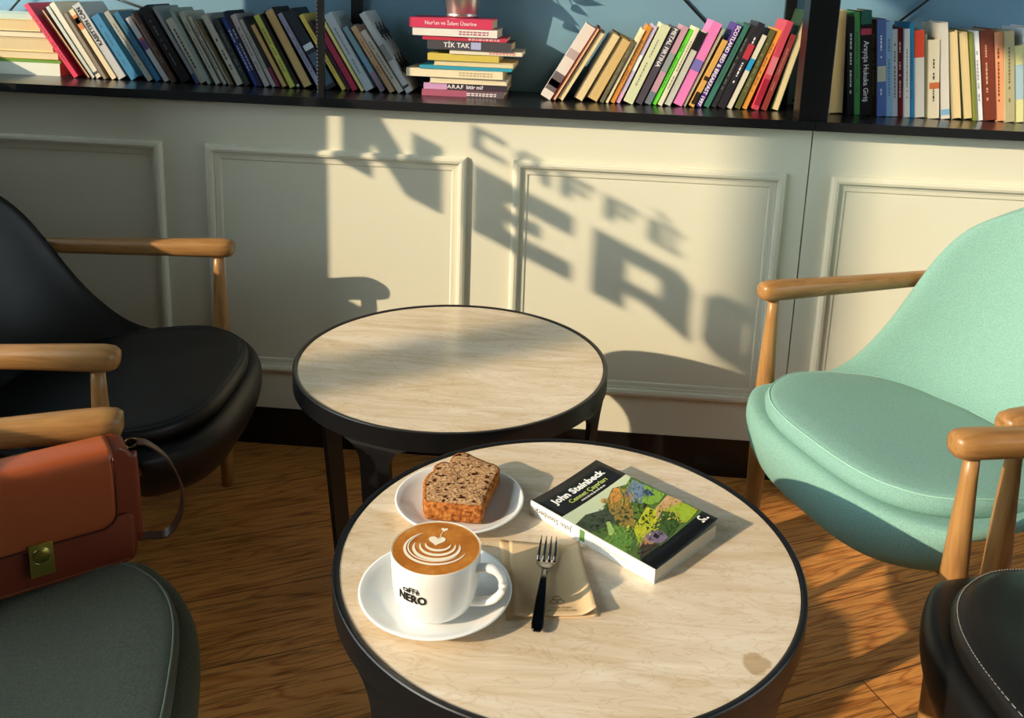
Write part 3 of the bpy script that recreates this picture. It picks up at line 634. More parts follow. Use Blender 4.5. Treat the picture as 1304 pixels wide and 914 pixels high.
pr = [(0, .004), (.022, .004), (.0245, 0), (.0275, 0), (.0285, .003), (.035, .0060), (.0415, .0130), (.0455, .0235), (.0474, .038), (.0482, .055), (.0487, .0738), (.0484, .0745), (.0479, .0740), (.0474, .058), (.0464, .042), (.0440, .026), (.0390, .0165), (.030, .010), (0, .008)]
lathe(bm, pr, 96); o = obj('body', bm, M_white, cup, True)
# handle on the right
bm = bmesh.new(); hd = Vector((math.cos(R(-12)), math.sin(R(-12)), 0))
hp = [hd*.0440+Vector((0, 0, .058)), hd*.058+Vector((0, 0, .0625)), hd*.070+Vector((0, 0, .0605)), hd*.0765+Vector((0, 0, .051)), hd*.0755+Vector((0, 0, .038)), hd*.067+Vector((0, 0, .0265)), hd*.054+Vector((0, 0, .0205)), hd*.040+Vector((0, 0, .0175))]
cp = catmull(hp, 4); sweep(bm, cp, [(.0065-.0015*math.sin(PI*i/(len(cp)-1)), .0042) for i in range(len(cp))], 14, n=2.4); obj('handle', bm, M_white, cup, True)
def coffee_mat():
    m = mat('crema', '#b5702a', .35, .4, var=.0); n, l, b = nodes(m)
    tc = n.new('ShaderNodeTexCoord'); nz = n.new('ShaderNodeTexNoise'); nz.inputs['Scale'].default_value = 60; nz.inputs['Detail'].default_value = 4
    l.new(tc.outputs['Object'], nz.inputs['Vector']); rp = ramp(m.node_tree, [(.35, '#a9641f'), (.6, '#c07a30'), (.8, '#d39a55')]); l.new(nz.outputs['Fac'], rp.inputs['Fac']); l.new(rp.outputs['Color'], b.inputs['Base Color'])
    return m
CZ = .0734
bm = bmesh.new(); lathe(bm, [(0, CZ), (.0462, CZ), (.0476, CZ-.0003), (.0475, CZ-.004), (0, CZ-.004)], 96); co = obj('coffee', bm, coffee_mat(), cup)
bm = bmesh.new(); lathe(bm, [(.0464, CZ+.0002), (.0476, CZ+.0007), (.0479, CZ-.0005)], 96); obj('foam_ring', bm, mat('foam_ring', '#d8ae74', .5), co, True)
# latte art: nested leaf shapes drawn in the plane of the coffee
def crescent(cx, cy, rx, ry, th, a0, a1, n=28):
    out = [];  inn = []
    for i in range(n+1):
        a = R(a0+(a1-a0)*i/n); k = math.sin(PI*i/n)**.6
        out.append((cx+rx*math.cos(a), cy+ry*math.sin(a))); inn.append((cx+(rx-th*k)*math.cos(a), cy+(ry-th*k)*math.sin(a)))
    return out, inn
bm = bmesh.new(); zz = CZ+.0005
def strip(o_, i_):
    A = [bm.verts.new((x, y, zz)) for x, y in o_]; B = [bm.verts.new((x, y, zz)) for x, y in i_]
    for k in range(len(A)-1): bm.faces.new((A[k], A[k+1], B[k+1], B[k]))
for cx, cy, rx, ry, th, a0, a1 in ((-.001, -.001, .0345, .0300, .0034, 118, 352), (-.001, .001, .0305, .0262, .0018, 130, 330), (.0005, -.001, .0262, .0225, .0050, 160, 385), (.001, .002, .0200, .0172, .0042, 165, 380), (.001, .005, .0142, .0120, .0040, 170, 372)):
    strip(*crescent(cx, cy, rx, ry, th, a0, a1))
def blob(pts): 
    vs = [bm.verts.new((x, y, zz)) for x, y in pts]; c = bm.verts.new((sum(p[0] for p in pts)/len(pts), sum(p[1] for p in pts)/len(pts), zz))
    for k in range(len(vs)): bm.faces.new((vs[k], vs[(k+1) % len(vs)], c))
def heart(cx, cy, s): return [(cx+s*16*math.sin(t)**3/17, cy+s*(13*math.cos(t)-5*math.cos(2*t)-2*math.cos(3*t)-math.cos(4*t))/17) for t in [2*PI*k/32 for k in range(32)]]
blob(heart(-.0015, .0125, .0100)); blob(heart(.0035, .0335, .0042))
strip([(.0015, .016), (.0018, .024), (.0028, .031)], [(.0005, .016), (.0010, .024), (.0020, .031)])
o = obj('latte_art', bm, mat('milk_foam', '#f4e6cd', .45), co); 
for p in o.data.polygons:
    if p.normal.z < 0: p.flip()
# printed name on the cup, wrapped round the body
def wrap_text(body, size, az, z, parent, bold):
    me = text(body, size, M_ink, parent, 'printed_name', Matrix.Identity(4), bold, .0001).data
    for v in me.vertices:
        zl = z+v.co.y; rr = .0469+(zl-.027)*(.0484-.0467)/.031+.0006+v.co.z*.5
        a = R(az)+v.co.x/rr; v.co = Vector((rr*math.cos(a), rr*math.sin(a), zl))
    return me
wrap_text('caFFè', .0090, -113, .0515, cup, .0002); wrap_text('NERO', .0128, -112, .0418, cup, .0005)

# cake slice lying on its cut face
cs = thing('cake_slice', 'slice of nutty loaf cake with brown crust lying on the small plate', 'cake', (-.147, 1.076, TZ+.0066))
ol = [(-.184, 1.026), (-.165, 1.0245), (-.14, 1.0238), (-.114, 1.0245), (-.1105, 1.03), (-.1085, 1.05), (-.1045, 1.08), (-.1005, 1.105), (-.099, 1.120), (-.104, 1.129), (-.120, 1.137), (-.135, 1.146), (-.147, 1.155), (-.157, 1.157), (-.165, 1.150), (-.169, 1.136), (-.170, 1.127), (-.176, 1.129), (-.184, 1.124), (-.189, 1.113), (-.1875, 1.104), (-.192, 1.096), (-.195, 1.082), (-.194, 1.065), (-.190, 1.045), (-.187, 1.032)]
ol = [(x+.147, y-1.076) for x, y in ol]
pp = [Vector((x, y, 0)) for x, y in ol]; pp = catmull(pp+[pp[0]], 3)[:-1]
def crumb_mat():
    m = mat('cake_crumb', '#c0966a', .95, .1); n, l, b = nodes(m); nt = m.node_tree
    tc = n.new('ShaderNodeTexCoord'); a = n.new('ShaderNodeTexNoise'); a.inputs['Scale'].default_value = 300; a.inputs['Detail'].default_value = 5; l.new(tc.outputs['Object'], a.inputs['Vector'])
    rp = ramp(nt, [(.32, '#7d5433'), (.5, '#b98d63'), (.68, '#d8b78d')]); l.new(a.outputs['Fac'], rp.inputs['Fac'])
    v = n.new('ShaderNodeTexNoise'); v.inputs['Scale'].default_value = 105; v.inputs['Detail'].default_value = 2; l.new(tc.outputs['Object'], v.inputs['Vector'])
    r2 = ramp(nt, [(.60, '#ffffff'), (.66, '#5a3a28')]); l.new(v.outputs['Fac'], r2.inputs['Fac'])
    mu = n.new('ShaderNodeMix'); mu.data_type = 'RGBA'; mu.blend_type = 'MULTIPLY'; mu.inputs['Factor'].default_value = 1; l.new(rp.outputs['Color'], mu.inputs['A']); l.new(r2.outputs['Color'], mu.inputs['B'])
    l.new(mu.outputs['Result'], b.inputs['Base Color'])
    bp = n.new('ShaderNodeBump'); bp.inputs['Strength'].default_value = .5; bp.inputs['Distance'].default_value = .002; l.new(a.outputs['Fac'], bp.inputs['Height']); l.new(bp.outputs['Normal'], b.inputs['Normal'])
    return m
def crust_mat():
    m = mat('cake_crust', '#a4602a', .8, .2); n, l, b = nodes(m); nt = m.node_tree
    tc = n.new('ShaderNodeTexCoord'); a = n.new('ShaderNodeTexNoise'); a.inputs['Scale'].default_value = 170; a.inputs['Detail'].default_value = 6; l.new(tc.outputs['Object'], a.inputs['Vector'])
    rp = ramp(nt, [(.3, '#5f2f12'), (.48, '#a25c26'), (.66, '#c98440')]); l.new(a.outputs['Fac'], rp.inputs['Fac']); l.new(rp.outputs['Color'], b.inputs['Base Color'])
    bp = n.new('ShaderNodeBump'); bp.inputs['Strength'].default_value = .9; bp.inputs['Distance'].default_value = .003; l.new(a.outputs['Fac'], bp.inputs['Height']); l.new(bp.outputs['Normal'], b.inputs['Normal'])
    return m
H_ = .030; bm = bmesh.new(); rings = []
for ins, z in ((.014, 0), (.005, .004), (0, .010), (.0003, .022), (0, H_-.002), (.0012, H_), (.0040, H_+.0004)):
    ring = []
    for i, p in enumerate(pp):
        d = (p-Vector((0, 0, 0))).normalized(); j = (random.random()-.5)*.0012
        ring.append(bm.verts.new((p.x-d.x*(ins+j), p.y-d.y*(ins+j), z)))
    rings.append(ring)
n_ = len(pp)
for A, B in zip(rings, rings[1:]):
    for k in range(n_): bm.faces.new((A[k], A[(k+1) % n_], B[(k+1) % n_], B[k]))
bm.faces.new(rings[0][::-1])
cr_ = obj('crust', bm, crust_mat(), cs, True)
bm = bmesh.new(); prev = None
for f, dz in ((1, -.0002), (.9, .0008), (.7, .0004), (.45, .001), (.2, .0006)):
    ring = []
    for i, p in enumerate(pp):
        d = p.normalized()
        q = Vector((p.x-d.x*.0036, p.y-d.y*.0036, 0))*f; ring.append(bm.verts.new((q.x, q.y, H_+dz+(random.random()-.5)*.0010*(f < 1))))
    if prev:
        for k in range(n_): bm.faces.new((prev[k], prev[(k+1) % n_], ring[(k+1) % n_], ring[k]))
    prev = ring
bm.faces.new(prev); obj('crumb', bm, crumb_mat(), cs, True)
bm = bmesh.new()
for i in range(26):
    for _ in range(200):
        x, y = random.uniform(-.045, .046), random.uniform(-.047, .075)
        ins_ = False
        for a, b_ in zip(ol, ol[1:]+ol[:1]):
            xs_, ys_ = x*1.12, y*1.12-.001
            if (a[1] > ys_) != (b_[1] > ys_) and xs_ < (b_[0]-a[0])*(ys_-a[1])/(b_[1]-a[1])+a[0]: ins_ = not ins_
        if ins_: break
    s = random.uniform(.0011, .0026)
    Mx = Matrix.Translation((x, y, H_+.0006)) @ Matrix.Rotation(random.uniform(0, 3), 4, 'Z') @ Matrix.Diagonal((s*1.5, s*.75, s*.4, 1))
    bmesh.ops.create_icosphere(bm, subdivisions=1, radius=1, matrix=Mx)
tag(obj('nut_pieces', bm, mat('dark_nuts', '#3d2014', .7), cs, True), kind='stuff')

# ---------------------------------------------------------------- paper napkin and fork
nk = thing('paper_napkin', 'folded brown paper napkin under the fork, beside the saucer', 'napkin', (-.03, .95, TZ))
M_kraft = mat('kraft_paper', '#d6ba92', .9, .1, var=.06, scale=25, bump=.3, bscale=60)
def sheet(quad, z, lift, nx=18, ny=18, seed=1, name='sheet'):
    rnd = random.Random(seed); bm = bmesh.new(); g = []
    A, B, C_, D = [Vector((x+.03, y-.95, 0)) for x, y in quad]   # A top-left, B top-right, C bottom-right, D bottom-left
    for j in range(ny+1):
        r_ = []
        for i in range(nx+1):
            u, v = i/nx, j/ny; p = A.lerp(B, u).lerp(D.lerp(C_, u), v)
            p.z = z+lift(u, v)+rnd.random()*.0003; r_.append(bm.verts.new(p))
        g.append(r_)
    for j in range(ny):
        for i in range(nx): bm.faces.new((g[j][i], g[j][i+1], g[j+1][i+1], g[j+1][i]))
    o = obj(name, bm, M_kraft, nk, True); md = o.modifiers.new('s', 'SOLIDIFY'); md.thickness = .0003; md.offset = 1; return o
sheet(((-.088, 1.014), (.013, 1.012), (.036, .886), (-.064, .868)), .0003, lambda u, v: .0012*max(0, u-.85)/.15, seed=2, name='lower_sheet')
sheet(((-.075, 1.012), (.012, 1.011), (.033, .884), (-.058, .871)), .0016, lambda u, v: .0085*max(0, (u-.80)/.2)**1.5*(1-.25*math.sin(5*v))+.002*max(0, (v-.9)/.1), seed=3, name='upper_sheet')
M_kink = mat('brown_print', '#8a6f4e', .8)
ea = Vector((.091, .013, 0)); eb = Vector((-.021, .127, 0))
Mk = basis((-.0105+.03, .905-.95, .0024), ea, eb)
bm = bmesh.new()
for k in range(3):
    a = R(90+120*k); c = Vector((.0042*math.cos(a), .0042*math.sin(a), 0)); sweep(bm, [Mk @ (c+Vector((.0045*math.cos(2*PI*i/16), .0036*math.sin(2*PI*i/16), 0))) for i in range(16)], [.0003]*16, 5, closed=True)
obj('printed_mark', bm, M_kink, nk)
text('made from', .0052, M_kink, nk, 'print', Mk @ Matrix.Translation((.003, -.0115, 0)), 0, .00005); text('compostable material', .0048, M_kink, nk, 'print', Mk @ Matrix.Translation((.008, -.0162, 0)), 0, .00005)

fk = thing('fork', 'small dark steel fork lying across the brown paper napkin', 'fork', (-.0265, .93, TZ+.0028))
# local axis: from handle end to the tips
A0 = Vector((-.030, .848, 0)); B0 = Vector((-.0255, 1.012, 0)); fy = (B0-A0).normalized(); fx = Vector((fy.y, -fy.x, 0)); L_ = (B0-A0).length
fk.rotation_euler = (0, 0, math.atan2(fy.y, fy.x)-PI/2); fk.location = (A0.x, A0.y, TZ+.0031)
bm = bmesh.new()
hp = [(0, .0032, .0045, .0016), (.003, .0036, .0062, .002), (.012, .0038, .0070, .0023), (.05, .0052, .0058, .0024), (.08, .0068, .0042, .0024), (.098, .0072, .0034, .0022)]
sweep(bm, [(0, y, z) for y, z, a, b_ in hp], [(a, b_) for y, z, a, b_ in hp], 14, n=2.6, up=Vector((0, 0, 1))); obj('handle', bm, M_handle, fk, True)
bm = bmesh.new()
hp = [(.097, .0072, .0030, .0014), (.104, .0062, .0048, .0011), (.111, .0042, .0088, .0010), (.118, .0026, .0114, .0009), (.125, .0022, .0119, .0009)]
sweep(bm, [(0, y, z) for y, z, a, b_ in hp], [(a, b_) for y, z, a, b_ in hp], 16, n=3.2); hd_ = obj('head', bm, M_steel, fk, True)
for k in range(4):
    x = -.0098+.00653*k; bm = bmesh.new()
    sweep(bm, [(x, .124, .0022), (x, .140, .0032), (x*.96, .154, .0060), (x*.94, L_, .0088)], [(.0019, .0009), (.0017, .0009), (.0013, .0008), (.0006, .0005)], 8, n=2.6); obj('tine', bm, M_steel, fk, True)

# ---------------------------------------------------------------- the paperback on the table
bk = thing('paperback_book', 'paperback with a painted green hillside cover lettered John Steinbeck, lying on the table', 'book', (.101, .9515, TZ+.0003))
ex = Vector((.0845, .1035, 0)).normalized(); bk.rotation_euler = (0, 0, math.atan2(ex.y, ex.x))
BW, BL, BT = .1335, .199, .0185
bm = bmesh.new(); box(bm, .0015, BW-.001, .001, BL-.001, .0008, BT-.0010); obj('page_block', bm, pages_mat('#dccdb0'), bk)
def lift(x, y):  # front cover curls up toward the fore edge
    t = max(0, (x-.02)/(BW-.02)); return .0085*t**1.7*(1.0-.1*y/BL)
bm = bmesh.new(); g = []
for j in range(13):
    g.append([bm.verts.new((BW*i/16, BL*j/12, BT-.0008+lift(BW*i/16, BL*j/12))) for i in range(17)])
for j in range(12):
    for i in range(16): bm.faces.new((g[j][i], g[j][i+1], g[j+1][i+1], g[j+1][i]))
fc = obj('front_cover', bm, mat('cover_black', '#131416', .35, .4), bk, True); md = fc.modifiers.new('s', 'SOLIDIFY'); md.thickness = .0006; md.offset = 1
bm = bmesh.new(); box(bm, 0, BW, 0, BL, 0, .0006); obj('back_cover', bm, mat('cover_white', '#e8e6df', .4), bk)
bm = bmesh.new(); box(bm, -.0006, .0012, 0, BL, 0, BT); obj('spine', bm, mat('spine_white', '#eceae4', .4), bk)
# painted panel: generic field patches on the cover, y from .024 to .146
def patch(poly, col, dz, name='painted_field', sub=True):
    bm = bmesh.new(); P = [(x*BW, y*BL) for x, y in poly]
    vs = [bm.verts.new((x, y, 0)) for x, y in P]; f = bm.faces.new(vs)
    bmesh.ops.triangulate(bm, faces=bm.faces)
    for _ in range(2): bmesh.ops.subdivide_edges(bm, edges=[e for e in bm.edges if e.calc_length() > .012], cuts=1, use_grid_fill=True); bmesh.ops.triangulate(bm, faces=bm.faces)
    for v in bm.verts: v.co.z = BT-.0008+.0007+dz+lift(v.co.x, v.co.y)
    m = mat('paint_'+col, col, .45, .4, var=.38, scale=160)
    o = obj(name, bm, m, picture, False); md = o.modifiers.new('s', 'SOLIDIFY'); md.thickness = .00012; md.offset = 1; return o
picture = None
def panel(poly, col):
    bm = bmesh.new(); n = 14; g = []
    (x0, y0), (x1, y1) = poly
    for j in range(n+1): g.append([bm.verts.new(((x0+(x1-x0)*i/n)*BW, (y0+(y1-y0)*j/n)*BL, BT-.0008+.0007+lift((x0+(x1-x0)*i/n)*BW, (y0+(y1-y0)*j/n)*BL))) for i in range(n+1)])
    for j in range(n):
        for i in range(n): bm.faces.new((g[j][i], g[j][i+1], g[j+1][i+1], g[j+1][i]))
    return obj('cover_picture', bm, mat('paint_sky', col, .45, .4), bk, True)
picture = panel(((0.01, .115), (.995, .735)), '#c3ceae')
for poly, col, dz in (
    ([(.01, .62), (.2, .645), (.38, .60), (.55, .655), (.72, .705), (.86, .66), (.995, .69), (.995, .115), (.01, .115)], '#4f6a34', .0001),
    ([(.01, .62), (.2, .645), (.38, .60), (.46, .56), (.30, .46), (.01, .50)], '#3f4a3a', .0003),
    ([(.28, .40), (.40, .56), (.55, .655), (.74, .70), (.80, .62), (.66, .52), (.52, .42), (.40, .33)], '#8f7a3c', .0003),
    ([(.50, .60), (.60, .66), (.74, .70), (.76, .66), (.62, .58)], '#c98f45', .0005),
    ([(.40, .36), (.55, .44), (.66, .50), (.70, .44), (.58, .34), (.46, .28)], '#56702c', .0005),
    ([(.01, .40), (.16, .40), (.26, .44), (.30, .38), (.20, .26), (.01, .22)], '#5f8a3c', .0004),
    ([(.10, .40), (.24, .50), (.28, .49), (.16, .37)], '#9fc06a', .0006),
    ([(.20, .22), (.34, .33), (.56, .38), (.70, .41), (.72, .34), (.58, .27), (.40, .22), (.24, .16)], '#b4bb2c', .0006),
    ([(.66, .52), (.80, .62), (.96, .66), (.97, .56), (.82, .50), (.72, .45)], '#6f86a0', .0005),
    ([(.72, .46), (.82, .50), (.97, .56), (.98, .40), (.84, .38), (.76, .40)], '#7aa33a', .0006),
    ([(.84, .48), (.88, .53), (.93, .52), (.90, .44)], '#31405c', .0008),
    ([(.58, .27), (.74, .36), (.98, .38), (.995, .27), (.80, .24), (.64, .22)], '#c09a72', .0006),
    ([(.40, .20), (.58, .27), (.74, .31), (.80, .24), (.68, .15), (.50, .125)], '#3f5a28', .0008),
    ([(.74, .31), (.98, .27), (.98, .14), (.76, .125), (.70, .16), (.80, .24)], '#92ab30', .0007),
    ([(.16, .20), (.30, .24), (.34, .17), (.20, .13)], '#a9805e', .0008),
    ([(.32, .235), (.44, .245), (.50, .19), (.46, .125), (.34, .125), (.29, .18)], '#7a6a86', .0009),
    ([(.37, .20), (.43, .21), (.42, .17), (.37, .165)], '#221e22', .0011),
    ([(.02, .125), (.20, .20), (.32, .125), (.30, .118), (.02, .118)], '#3a3a30', .0009)):
    patch(poly, col, dz)
for ci, (col, x0, x1, y0, y1, cnt, sl) in enumerate((('#2f3d22', .03, .45, .42, .62, 60, .3), ('#c9963f', .45, .78, .50, .69, 55, .8), ('#2c3a1c', .40, .72, .30, .52, 60, .5), ('#7fa040', .02, .34, .20, .42, 50, .4), ('#d8cf4a', .28, .70, .22, .38, 50, .2), ('#8fae5a', .60, .97, .40, .66, 50, .9), ('#2f4a26', .42, .76, .14, .28, 60, .6), ('#c4b04a', .72, .97, .14, .36, 45, .3), ('#5a6f96', .68, .96, .46, .64, 30, .4), ('#4a3a30', .06, .34, .13, .2, 30, .1))):
    rnd = random.Random(ci+40); bm = bmesh.new()
    for _ in range(cnt):
        x, y = rnd.uniform(x0, x1)*BW, rnd.uniform(y0, y1)*BL; a = sl+rnd.uniform(-.5, .5); l_, w_ = rnd.uniform(.0016, .0042), rnd.uniform(.0005, .0011)
        c, sn = math.cos(a), math.sin(a); z = BT-.0008+.0022+lift(x, y)
        bm.faces.new([bm.verts.new((x+c*u*l_-sn*v*w_, y+sn*u*l_+c*v*w_, z)) for u, v in ((-1, 0), (-.3, -1), (.6, -.7), (1, 0), (.5, .8), (-.4, 1))])
    tag(obj('brush_dabs', bm, mat('dab_'+col, col, .5), picture), kind='stuff')
def cover_text(body, size, x, y, col, bold, fit):
    me = text(body, size, mat('print_'+col, col, .5), bk, 'cover_title', Matrix.Translation((x*BW, y*BL, 0)), bold, .00012, fit).data
    for v in me.vertices: v.co.z += BT-.0008+.0009+lift(v.co.x, v.co.y)
cover_text('John Steinbeck', .0165, .50, .878, '#f2f2f0', .0005, .104)
cover_text('Cennet Çayırları', .0118, .53, .808, '#b9c96a', .0001, .074)
def cover_dashes(x0, x1, y, h, col):
    bm = bmesh.new(); rnd = random.Random(int(y*1000)); x = x0
    while x < x1:
        l_ = rnd.uniform(.012, .035); z = BT-.0008+.0010+lift(x*BW, y*BL); box(bm, x*BW, (x+l_)*BW, (y-h)*BL, (y+h)*BL, z-.0002, z+.0003); x += l_+.012
    obj('small_print', bm, mat('print_'+col, col, .5), bk)
cover_dashes(.36, .72, .765, .006, '#c9c9c4'); cover_dashes(.86, .95, .052, .006, '#f2f2f0')
bm = bmesh.new()
for a0, a1 in ((60, 300),):
    pts = [Vector((.905*BW+.0042*math.cos(R(a)), .083*BL+.0042*math.sin(R(a)), BT+.0002+lift(.905*BW, .08*BL))) for a in range(a0, a1+1, 20)]
    sweep(bm, pts, [(.0012, .0002)]*len(pts), 6)
obj('cover_mark', bm, mat('print_#f2f2f0', '#f2f2f0'), bk)
# spine text and little green tile
Ms = basis((-.0008, BL*.72, BT*.5), (0, -1, 0), (0, 0, -1))
Ms = basis((-.0008, BL*.74, BT*.5), (0, 1, 0), (0, 0, 1)) @ Matrix.Rotation(PI, 4, 'Z')
if (Ms.to_3x3() @ Vector((0, 0, 1))).x > 0: Ms = Ms @ Matrix.Rotation(PI, 4, 'Y')
text('John Steinbeck', .0105, mat('spine_print', '#5b5d60', .5), bk, 'spine_title', basis((-.0008, BL*.80, BT*.5), (0, 1, 0), (0, 0, -1)), .0001, .00008, .075)
bm = bmesh.new(); box(bm, -.0009, -.0006, BL*.535, BL*.575, .002, BT-.001); obj('spine_tile', bm, mat('spine_green', '#5f8a4a', .5), bk)
text('Cennet Çayırları', .0085, mat('spine_print_pale', '#b9bab4', .5), bk, 'spine_title', basis((-.0008, BL*.33, BT*.5), (0, 1, 0), (0, 0, -1)), 0, .00008, .07)

# ---------------------------------------------------------------- handbag on the olive chair
hb = thing('handbag', 'tan and dark brown leather handbag with a brass clasp on the olive armchair', 'bag', (-.656, .966, .4150))
uB = Vector((.778, .628, 0)).normalized(); hb.rotation_euler = (0, 0, math.atan2(uB.y, uB.x))
M_tan = mat('tan_leather', '#a5512c', .33, .5, var=.06, scale=30, bump=.1, bscale=600); M_brn = mat('brown_leather', '#7d3520', .36, .5, var=.08, scale=30, bump=.1, bscale=600)
# local: x along the bag (-.118..+.118 about the clasp), y toward the rear, z up
HBW, HBH, HBD = .113, .160, .055
def rrect(x0, x1, z0, z1, r, n=7, corners=(1, 1, 1, 1)):
    P = []
    for (cx, cz, a0, on) in ((x1-r, z0+r, -90, corners[1]), (x1-r, z1-r, 0, corners[2]), (x0+r, z1-r, 90, corners[3]), (x0+r, z0+r, 180, corners[0])):
        if on:
            for k in range(n+1): a = R(a0+90*k/n); P.append((cx+r*math.cos(a), cz+r*math.sin(a)))
        else: P.append((cx+(r if a0 in (-90, 0) else -r), cz+(r if a0 in (0, 90) else -r)))
    return P
YZ = Matrix(((1, 0, 0, 0), (0, 0, 1, 0), (0, 1, 0, 0), (0, 0, 0, 1)))  # (x, z, depth) -> (x, depth, z)
bm = bmesh.new(); prism(bm, rrect(-HBW, HBW, 0, HBH, .014, corners=(1, 1, 1, 1)), .004, HBD, M=YZ)
es = [e for e in bm.edges if abs(e.verts[0].co.y-e.verts[1].co.y) < 1e-6]; bmesh.ops.bevel(bm, geom=es, offset=.004, segments=3, affect='EDGES', clamp_overlap=True)
o = obj('body', bm, M_brn, hb); autosmooth(o, 50)
bm = bmesh.new(); prism(bm, rrect(-HBW+.002, HBW-.002, .001, .070, .012), -.001, .005, M=YZ); bevel(bm, .001, 2); o = obj('front_pocket', bm, M_brn, hb); autosmooth(o, 50)
# flap: goes over the top and down the front
bm = bmesh.new(); prof = [(-.0065, .062), (-.0085, .075), (-.009, .13), (-.007, .154), (-.002, .163), (.008, .1655), (.035, .164), (.051, .160), (.057, .147), (.0575, .10)]
prof = [(p.x, p.y) for p in catmull([(a, b_, 0) for a, b_ in prof], 4)]
fw = HBW-.024; NX = 30; g = []
for i in range(NX+1):
    x = -fw+2*fw*i/NX; e = max(0, abs(x)-(fw-.020))/.020; cut = .020*(1-math.sqrt(max(0, 1-e*e)))
    col_ = []
    for (y, z) in prof:
        zz_ = max(z, .062+cut) if y < 0 else z
        col_.append(bm.verts.new((x, y, zz_)))
    g.append(col_)
for A, B in zip(g, g[1:]):
    for j in range(len(prof)-1): bm.faces.new((A[j], A[j+1], B[j+1], B[j]))
bmesh.ops.remove_doubles(bm, verts=bm.verts, dist=1e-5)
fl = obj('flap', bm, M_tan, hb, True); md = fl.modifiers.new('s', 'SOLIDIFY'); md.thickness = .0035; md.offset = 0
bm = bmesh.new(); ed = []
for k in range(0, 17): ed.append((fw, -.0105, .158-(.158-.082)*k/16))
for k in range(1, 9): a = R(90*k/8); ed.append((fw-.020+.020*math.cos(a), -.0105, .082-.020*math.sin(a)))
ed += [(x, -.0098, .062) for x in (.05, .0, -.05, -(fw-.02))]
for k in range(1, 9): a = R(90+90*k/8); ed.append((-(fw-.020)+.020*math.cos(a), -.0105, .082-.020*math.sin(a)))
ed += [(-fw, -.0105, .082+(.158-.082)*k/8) for k in range(1, 9)]
sweep(bm, ed, [.0014]*len(ed), 8); obj('flap_edge', bm, mat('dark_edge', '#4a1d12', .3), fl, True)
def clasp():
    bm = bmesh.new(); box(bm, -.0135, .0135, -.0125, -.0035, .024, .069); bevel(bm, .001, 2); c = obj('clasp', bm, M_gold, hb); autosmooth(c)
    bm = bmesh.new(); lathe(bm, [(0, .0), (.0098, .0), (.0104, .0008), (.0098, .0016), (0, .0016)], 40); o = obj('turn_disc', bm, mat('brass_disc', '#a89a4a', .35, metal=1), c, True); o.location = (0, -.0125, .052); o.rotation_euler = (R(90), 0, 0)
    bm = bmesh.new(); pts = [(.0105*math.cos(2*PI*k/32), -.0132, .052+.0105*math.sin(2*PI*k/32)) for k in range(32)]; sweep(bm, pts, [.0007]*32, 6, closed=True); obj('disc_ring', bm, mat('bright_brass', '#efe3a0', .15, metal=1), c, True)
clasp()
bm = bmesh.new()
for k in range(58):
    x = -HBW+.012+k*(2*HBW-.024)/57; box(bm, x-.0013, x+.0013, -.0016, -.0008, .0042, .0048)
for k in range(14):
    z = .008+k*.0042; box(bm, HBW-.0062, HBW-.0056, -.0016, -.0008, z, z+.0024)
obj('stitching', bm, mat('stitch', '#c58a6a', .7), hb)
for s in (1, -1):
    bm = bmesh.new(); pts = [(s*(HBW-.0005), .014, .148), (s*(HBW+.001), .014, .09), (s*(HBW+.0005), .014, .02)]; sweep(bm, catmull(pts, 4), [(.009, .0016)]*9, 10, n=3, up=Vector((0, 1, 0))); obj('side_fold', bm, M_brn, hb, True)
# strap: from a ring at the right top corner, looping out and down to the seat, then back behind the bag
bm = bmesh.new(); pts = [(HBW+.006+.008*math.cos(2*PI*k/20), .035, .150+.0065*math.sin(2*PI*k/20)) for k in range(20)]; sweep(bm, pts, [.0016]*20, 8, closed=True); obj('strap_ring', bm, mat('dark_brass', '#6a5a3a', .3, metal=1), hb, True)
sp = [(HBW+.013, .035, .150), (HBW+.028, .036, .142), (HBW+.052, .035, .112), (HBW+.066, .03, .070), (HBW+.062, .03, .030), (HBW+.045, .035, .003), (HBW+.022, .043, .002), (HBW+.006, .046, .003)]
cp = catmull(sp, 6); bm = bmesh.new(); rows = []
for i, p in enumerate(cp):
    d = (cp[min(i+1, len(cp)-1)]-cp[max(i-1, 0)]).normalized(); w_ = Vector((0, 1, .12)) if i < 36 else Vector((0, .0, 1)).lerp(Vector((0, 1, 0)), .9)
    w_ = (w_-d*w_.dot(d)).normalized(); nn_ = d.cross(w_)
    rows.append([bm.verts.new(p+w_*a+nn_*b_) for a, b_ in ((-.0075, -.001), (.0075, -.001), (.0075, .001), (-.0075, .001))])
for A, B in zip(rows, rows[1:]):
    for k in range(4): bm.faces.new((A[k], A[(k+1) % 4], B[(k+1) % 4], B[k]))
bm.faces.new(rows[0][::-1]); bm.faces.new(rows[-1]); o = obj('strap', bm, mat('strap_leather', '#5a3a2a', .4), hb); autosmooth(o, 40)

